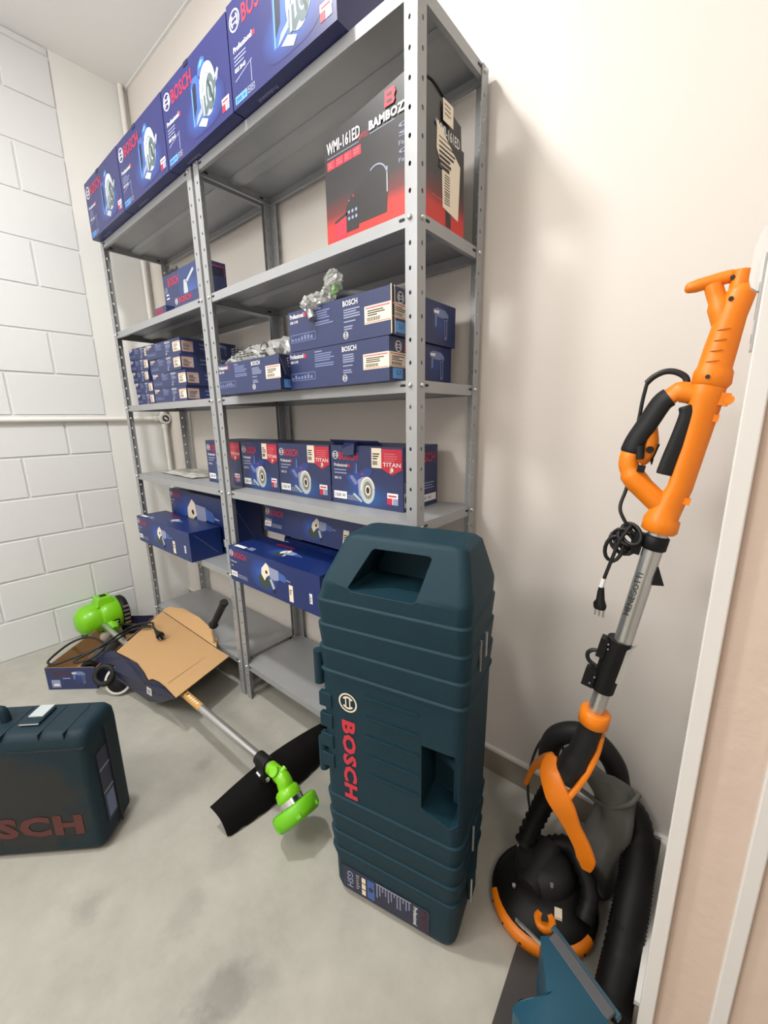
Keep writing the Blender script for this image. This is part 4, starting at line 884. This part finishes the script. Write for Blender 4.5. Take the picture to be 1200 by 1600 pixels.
# ------------------------------------------------------------------ drywall sander leaning in the right corner
T0 = V((.5674, .08, 1.3948)); a_ = V((-.1637, -.0562, -.9849)).normalized(); l_ = V((.9845, .0543, -.1667)).normalized(); m_ = a_.cross(l_)*-1
if m_.y < 0: m_ = -m_
def S(a, l, mm=0): return T0+a_*a+l_*l+m_*mm
root = thing('drywall_sander', (.40, .03, 0), 'orange and black long-neck drywall sander leaning in the right corner', 'drywall sander')
m = MB()
m.tube([S(-.016, -.006), S(.030, -.003)], .0125, ORANGE, 18)
m.tube([S(.006, .0), S(.012, .001), S(.018, .001), S(.05, -.001), S(.10, .0), S(.128, .001), S(.136, .0015), S(.154, .004), S(.158, .004)], [(.015, .015), (.0185, .0185), (.019, .02), (.0195, .021), (.0215, .024), (.022, .025), (.026, .028), (.026, .028), (.022, .024)], ORANGE, 22)
m.tube(spline([S(.062, -.006), S(.035, -.021), S(.014, -.033), S(.004, -.038)], 3), [.0165]*4+[.0125]*6, ORANGE, 14)
m.tube(spline([S(.008, -.0755), S(.007, -.066), S(.001, -.048), S(-.005, -.030), S(-.008, -.018), S(-.007, -.0135)], 3), [.003, .0068, .0084, .0090]+[.010]*9+[.0085, .0075, .004], ORANGE, 14)
for k in range(4): m.ring(Fr(S(.074+k*.017, 0, -.0235), l_, -a_), 0, 0, .010, .0112, mat('dark_orange_groove', (176, 92, 4), .6), .0, a0=-1.0, a1=-.999) if False else None
m.build('upper_handle', root)
m = MB()
for k in range(4): m.tube([S(.076+k*.016, -.018, -.0125-.0008*k), S(.0745+k*.016, -.008, -.0225-.0006*k), S(.072+k*.016, .004, -.0235-.0008*k)], .0008, mat('dark_orange_groove', (176, 92, 4), .6), 5)
for (aa, ll, mm) in ((.029, -.009, -.020), (-.004, -.016, -.0085), (.146, -.004, -.028)): m.tube([S(aa, ll, mm-.0015), S(aa, ll, mm+.003)], .0032, P_BLACK, 10)
m.build('screw_hole', root)
# D handle body
m = MB()
m.tube([S(.154, .002), S(.160, .002), S(.175, .004), S(.20, .0075), S(.26, .0105), S(.33, .012), S(.365, .006), S(.385, .002), S(.392, .002), S(.412, .0035), S(.416, .0035)], [(.020, .024), (.023, .026), (.022, .026), (.017, .024), (.0145, .022), (.0145, .022), (.020, .024), (.024, .026), (.029, .029), (.029, .029), (.025, .025)], ORANGE, 22)
m.tube(spline([S(.172, -.012), S(.172, -.038), S(.190, -.052), S(.226, -.063), S(.262, -.0735), S(.296, -.078), S(.318, -.070), S(.338, -.050), S(.356, -.024), S(.372, .0)], 4), [(.017, .018)]*5+[(.0125, .017)]*14+[(.016, .018)]*6+[(.020, .021)]*4+[(.0185, .021)]*5+[(.018, .02)]*3, ORANGE, 18)
m.box(Fr(S(.176, .028, -.004), a_, l_), -.010, .010, -.008, .007, -.008, .008, ORANGE); m.tube([S(.176, .034, -.014), S(.176, .034, .008)], .007, ORANGE, 12); m.box(Fr(S(.207, .026, -.004), a_, l_), -.006, .006, -.004, .004, -.006, .006, ORANGE); m.box(Fr(S(.350, .028, -.004), a_, l_), -.006, .006, -.005, .005, -.006, .006, ORANGE)
m.build('handle_body', root)
m = MB(); m.tube(spline([S(.181, -.047, -.0012), S(.193, -.0560, -.0012), S(.226, -.0655, -.0012), S(.262, -.0762, -.0012), S(.286, -.0795, -.0012)], 4), [(.0150, .0185)]+[(.0150, .0188)]*15+[(.013, .0175)], RUBBER, 18)
m.tube([S(.270, -.066, -.013), S(.293, -.060, -.013)], .0065, RUBBER, 10); m.build('rear_grip', root)
m = MB(); m.tube(spline([S(.190, -.014, -.004), S(.205, -.008, -.004), S(.24, -.0085, -.004), S(.28, -.0110, -.004), S(.312, -.0125, -.004)], 4), [(.010, .019)]+[(.0125, .0205)]*15+[(.012, .0195)], RUBBER, 18); m.build('front_grip', root)
m = MB(); m.tube(spline([S(.236, -.060), S(.262, -.0505), S(.284, -.0505), S(.300, -.060)], 4), [(.008, .012)]*13, ORANGE, 12); m.tube([S(.290, -.0425, 0), S(.300, -.0405, 0)], [.003, .001], BLACKP, 8); m.tube([S(.262, -.040, 0), S(.290, -.0435, 0)], [.0025, .003], BLACKP, 8); m.build('trigger', root)
m = MB(); m.tube([S(.274, -.0495, -.008), S(.274, -.0495, -.0150)], .0062, BLACKP, 14); m.box(Fr(S(.309, -.053, -.0175), l_, -a_), -.006, .006, -.006, .006, -.004, .003, BLACKP); m.build('speed_dial', root)
m = MB(); m.tube([S(.40, .0035), S(.66, .0095)], .0165, ALU, 24); m.tube([S(.74, .0045), S(.83, .0055)], .0155, ALU, 24); m.build('extension_tube', root)
m = MB(); m.text(Fr(S(.585, .0035, -.0166), -a_+l_*.0, -l_), 'MENEGOTTI', 0, 0, .010, P_BLACK, .0006, bold=.0, w=.088); m.build('brand_print', root)
m = MB(); m.tube([S(.423, .0045), S(.425, .0045), S(.448, .0048), S(.450, .0048)], [.018, .0205, .0205, .018], BLACKP, 22); m.box(Fr(S(.437, -.017, .0), a_, l_), -.012, .03, -.012, .004, -.008, .008, BLACKP); m.build('cord_strap', root)
m = MB(); m.prism(Fr(S(.50, .018, -.004), l_, -a_), [(0, 0), (.004, .022), (.022, -.010), (-.004, -.018)], -.002, .002, BLACKP); m.build('strap_end', root)
m = MB(); m.tube([S(.645, .0035), S(.70, .003), S(.765, .003)], [.022, .0225, .022], BLACKP, 20); m.box(Fr(S(.672, -.0185, -.006), a_, l_), -.022, .020, -.009, .006, -.012, .012, BLACKP); m.box(Fr(S(.745, -.024, -.006), a_, l_), -.018, .020, -.012, .010, -.012, .012, BLACKP)
for (aa, ll) in ((.655, -.012), (.665, -.010), (.735, -.016), (.752, -.021)): m.tube([S(aa, ll, -.021), S(aa, ll, -.0235)], .0016, ZINC, 8)
m.tube(spline([S(.688, -.018), S(.690, -.034), S(.702, -.042), S(.716, -.036), S(.722, -.02)], 4), .0042, CORD, 10); m.build('length_clamp', root, bevel=.002)
m = MB(); f = Fr(S(.65, .0245, -.010), a_, l_); m.prism(f, [(-.008, .010), (.0, .004), (.075, .006), (.082, .002), (.082, -.008), (.070, -.010), (.035, -.004), (.010, -.008)], -.012, .004, mat('grey_lever', (190, 188, 184), .3, metal=.5)); m.build('clamp_lever', root, bevel=.002)
# lower sleeve, fork
m = MB(); m.tube([S(.818, .0055), S(.821, .0055), S(.848, .0075), S(.851, .0075)], [.026, .0295, .0295, .025], ORANGE, 24); m.build('sleeve_collar', root)
m = MB(); m.tube(spline([S(.846, .007), S(.90, .006), S(.95, .002), S(.985, -.004), S(1.006, -.008)], 4), [(.0235, .0235)]*4+[(.0245, .025)]*4+[(.030, .030)]*5+[(.034, .030)]*3+[(.020, .022)], RUBBER, 22); m.build('swivel_sleeve', root)
def strap(path, wds, th, mt, name, nrm):
    q = MB(); P = spline(path, 5); n = len(P); k = len(wds)-1; rings = []
    for i, p in enumerate(P):
        t = i/(n-1)*k; j = min(int(t), k-1); wv = wds[j]*(1-(t-j))+wds[j+1]*(t-j)
        tg = (P[min(i+1, n-1)]-P[max(i-1, 0)]).normalized(); nn = (nrm-tg*nrm.dot(tg)).normalized(); sd = tg.cross(nn)
        rings.append([p+sd*x+nn*y for x, y in rrect(-wv, wv, -th, th, th*.7, 2)])
    q.loft(rings, mt, True); return q.build(name, root)
strap([S(.982, -.046, .004), S(1.004, -.036, -.024), S(1.030, -.010, -.042), S(1.050, .010, -.044), S(1.085, .036, -.038), S(1.120, .063, -.032), S(1.150, .079, -.027), S(1.178, .087, -.022)], [.012, .024, .028, .026, .019, .019, .020, .010], .006, ORANGE, 'fork_arm', -m_)
strap([S(.87, .030, .006), S(.91, .0335, .004), S(.955, .030, -.008), S(.992, .022, -.020), S(1.022, .012, -.032)], [.010, .010, .011, .012, .016], .006, ORANGE, 'fork_arm', l_)
strap([S(.992, -.046, .006), S(1.03, -.062, .03), S(1.08, -.078, .05), S(1.14, -.083, .06)], [.014, .015, .014, .010], .006, ORANGE, 'fork_arm', -l_)
# head
HC = V((.372, .025, 0))
tilt = Fr(HC, V((1, 0, .04)), V((0, 1, .03)))
m = MB(); m.lathe(tilt, [(.0, .008), (.114, .008), (.125, .013), (.127, .036), (.121, .044), (.10, .047)], ORANGE, 44, a0=math.radians(214), a1=math.radians(345))
for k in range(6): aa = math.radians(222+k*22); m.tube([tilt(.1245*math.cos(aa), .1245*math.sin(aa), .025), tilt(.1280*math.cos(aa), .1280*math.sin(aa), .025)], .003, P_BLACK, 8)
m.build('edge_ring', root)
m = MB(); m.lathe(tilt, [(.0, .004), (.112, .004), (.1185, .010), (.1185, .030), (.113, .046), (.098, .062), (.074, .078), (.060, .084), (.0, .086)], BLACKP, 40)
m.lathe(tilt, [(.112, .012), (.121, .016), (.124, .032), (.118, .044), (.10, .05)], BLACKP, 30, a0=math.radians(-15), a1=math.radians(214)); m.build('shroud', root)
m = MB(); m.lathe(tilt.at(-.005, .02, 0), [(.072, .074), (.070, .100), (.060, .118), (.036, .128), (.0, .130)], RUBBER, 30)
m.tube([tilt(-.02, -.05, .090), tilt(-.005, .06, .115)], [.030, .034], RUBBER, 16)
for x, y, z in ((-.075, .03, .088), (-.050, -.062, .083), (.012, -.085, .070), (.03, -.035, .123)): m.tube([tilt(x, y, z), tilt(x, y, z+.006)], .0045, ZINC, 8)
m.build('gear_housing', root)
m = MB(); m.lathe(tilt.at(.030, -.078, 0), [(.0, .062), (.022, .062), (.024, .074), (.020, .079), (.010, .077), (.007, .070), (.0, .070)], ORANGE, 24); m.build('suction_knob', root)
m = MB(); m.box(tilt.at(.052, -.055, .083, .3), -.008, .008, -.010, .010, -.004, .004, P_CREAM); m.build('warning_sticker', root)
m = MB()
def corrugated(mb, path, r, mt, k=10, step=.008, amp=.12, n=14):
    P = spline(path, k); R = []; d = 0; Q = []; last = P[0]
    for i in range(len(P)-1):
        s = P[i+1]-P[i]; L = s.length; cnt = max(1, int(L/(step/2)))
        for j in range(cnt): Q.append(P[i]+s*j/cnt)
    Q.append(P[-1])
    for i in range(len(Q)): R.append(r*(1+(amp if i % 2 else -amp)))
    mb.tube(Q, R, mt, n, smooth=True)
corrugated(m, [V((.366, .080, .315)), V((.345, .085, .26)), V((.325, .075, .19)), V((.309, .048, .12))], .0225, BLACKP, 4, .016, .13); m.build('dust_duct', root)
m = MB(); corrugated(m, [tilt(-.01, .06, .118), V((.402, .095, .140)), V((.445, .066, .130)), V((.470, .030, .115)), V((.470, -.012, .085))], .019, BLACKP, 4, .014, .1); m.build('dust_elbow', root)
# power cord of the sander with plug
m = MB()
m.tube(spline([S(.158, -.028, .004), S(.146, -.034, .004), S(.139, -.050, .004), S(.140, -.066, .004), S(.150, -.080, .004), S(.162, -.088, .004)], 4), .0052, CORD, 10)
m.tube(spline([S(.160, -.087, .004), S(.19, -.086, .006), S(.23, -.082, .008), S(.29, -.078, .014), S(.345, -.068, .010), S(.385, -.068, .0), S(.405, -.058, -.004), S(.43, -.035, .0)], 5), .0032, CORD, 8)
random.seed(9)
for k in range(6):
    c = S(.432+.005*k, -.036-.002*k, -.006+.004*k); u = (a_*random.uniform(.6, 1)+m_*random.uniform(-.5, .5)).normalized(); v = (l_+m_*random.uniform(-.6, .6)+a_*random.uniform(-.3, .3)).normalized()
    ra, rb_ = random.uniform(.018, .032), random.uniform(.014, .026)
    m.tube([c+u*ra*math.cos(t*.4)+v*rb_*math.sin(t*.4) for t in range(17)], .0034, CORD, 8)
c = S(.470, -.056, -.006); m.tube([c+a_*.026*math.cos(t*.4)+l_*.015*math.sin(t*.4)+m_*.003*t*.2 for t in range(17)], .0036, CORD, 8)
m.tube(spline([S(.415, -.040, -.008), S(.45, -.050, -.010), S(.49, -.053, -.008), S(.545, -.056, -.006)], 5), .0034, CORD, 8); cd = m.build('power_cord', root)
m = MB(); m.tube([S(.533, -.0555, -.006), S(.553, -.0555, -.006)], .0044, P_WHITE, 10); m.build('cord_tag', cd)
m = MB(); m.tube([S(.552, -.055, -.006), S(.562, -.0535, -.006), S(.578, -.050, -.006), S(.588, -.0485, -.006), S(.596, -.047, -.006)], [(.005, .005), (.0065, .0065), (.008, .008), (.015, .011), (.013, .010)], BLACKP, 14)
for k in (-1, 0, 1): m.tube([S(.594, -.047+.0075*k, -.006), S(.612, -.0435+.0075*k, -.006)], .0019, CHROME, 8)
m.build('plug', cd)
m = MB(); m.tube(spline([V((.355, .20, .25)), V((.325, .235, .315)), V((.285, .235, .30)), V((.262, .215, .23)), V((.268, .17, .16)), V((.30, .12, .125))], 6), .0036, CORD, 8); m.build('motor_cable', root)

# ------------------------------------------------------------------ vacuum hose and dust bag
root = thing('vacuum_hose', (.53, .0, 0), 'thick black corrugated hose curling between the sander and the right wall', 'hose')
m = MB(); corrugated(m, [V((.488, .258, .19)), V((.522, .222, .19)), V((.540, .16, .172)), V((.546, .095, .135)), V((.547, .03, .090)), V((.547, -.03, .058)), V((.546, -.105, .040))], .0355, BLACKP, 10, .007, .035, 18); m.build('lower_hose', root)
m = MB(); m.tube(spline([V((.478, .25, .225)), V((.462, .252, .29)), V((.425, .238, .345)), V((.375, .215, .375)), V((.325, .205, .345)), V((.305, .210, .285)), V((.308, .215, .235))], 6), .027, RUBBER, 16); m.build('upper_hose', root)
root = thing('dust_bag', (.49, .15, 0), 'limp dark grey cloth dust bag slumped behind the sander head', 'dust bag')
m = MB(); random.seed(21); rings = []
spec = [(.008, .468, .160, .036, .038), (.03, .466, .155, .042, .046), (.09, .463, .146, .050, .048), (.15, .466, .150, .050, .045), (.20, .480, .150, .046, .040), (.245, .485, .175, .042, .036), (.275, .470, .185, .052, .034), (.30, .445, .185, .058, .028), (.315, .425, .18, .045, .018)]
n = 26
for zi, (z, cx, cy, rx, ry) in enumerate(spec):
    rg = []
    for i in range(n):
        t = 2*math.pi*i/n; k = 1+.10*math.sin(5*t+zi*.8)+.06*math.sin(9*t-zi*1.3)
        rg.append(V((cx+rx*k*math.cos(t), cy+ry*k*math.sin(t), z+.010*math.sin(3*t+zi))))
    rings.append(rg)
rings[0] = [V((p.x, p.y, .004)) for p in rings[0]]
m.loft(rings, FABRIC); m.build('bag_cloth', root, sub=1)
m = MB(); m.tube(spline([V((.405, .155, .262)), V((.44, .150, .258)), V((.475, .148, .262)), V((.51, .16, .285)), V((.525, .19, .30))], 5), .0055, FABRIC, 8); m.build('piping', root)

# ------------------------------------------------------------------ teal tool and dark sheet near the door
root = thing('teal_power_tool', (.47, -.16, 0), 'teal power tool with a thin steel blade lying on the floor before the sander', 'power tool')
m = MB()
def P3(x, y, z): return V((x, y, z))
top = [P3(.404, -.103, .088), P3(.434, -.068, .080), P3(.548, -.122, .080), P3(.548, -.155, .088), P3(.515, -.215, .100), P3(.470, -.245, .100), P3(.425, -.262, .095), P3(.402, -.250, .085), P3(.408, -.225, .085), P3(.447, -.205, .096), P3(.440, -.175, .098)]
top = [p+(CAM-p)*.045 for p in top]
bot = [V((p.x, p.y, .006)) for p in top]
n = len(top); mid = V((.474, -.20, .165))
m.add(top+[mid], [(i, (i+1) % n, n) for i in range(n)], TEAL_L, True); m.add(top+bot, [(i, n+i, n+(i+1) % n, (i+1) % n) for i in range(n)], TEAL_L, True); m.add(bot, [tuple(range(n-1, -1, -1))], TEAL_L)
m.build('tool_body', root, bevel=.006, seg=3)
m = MB(); f = Fr(V((.428, -.121, .140)), V((.114, -.052, 0)), V((.4, .9, .25))); m.box(f, 0, .135, -.006, .016, -.010, -.002, GREYTOOL); m.box(f, -.012, .14, .012, .024, -.028, -.012, TEAL_L); m.build('base_rail', root, bevel=.002)
m = MB(); m.tube([V((.358, -.122, .110)), V((.371, -.127, .117)), V((.420, -.146, .136))], [.0030, .0038, .0038], ALU, 8); m.box(Fr(V((.366, -.1255, .1145)), V((.056, -.022, .018)), (0, .3, 1)), -.012, .012, -.004, .003, -.001, .001, ALU); m.build('blade', root)
root = thing('dark_patch', (.43, -.2, 0), 'dark charcoal sheet lying flat beneath the teal tool', 'patch')
m = MB(); m.prism(WORLD, [(.353, -.075), (.395, -.085), (.46, -.10), (.50, -.15), (.50, -.30), (.43, -.36), (.375, -.33), (.366, -.25)], .001, .004, SLAB); m.build('patch', root, bevel=.001)  # thin flat charcoal patch on the floor around the teal tool
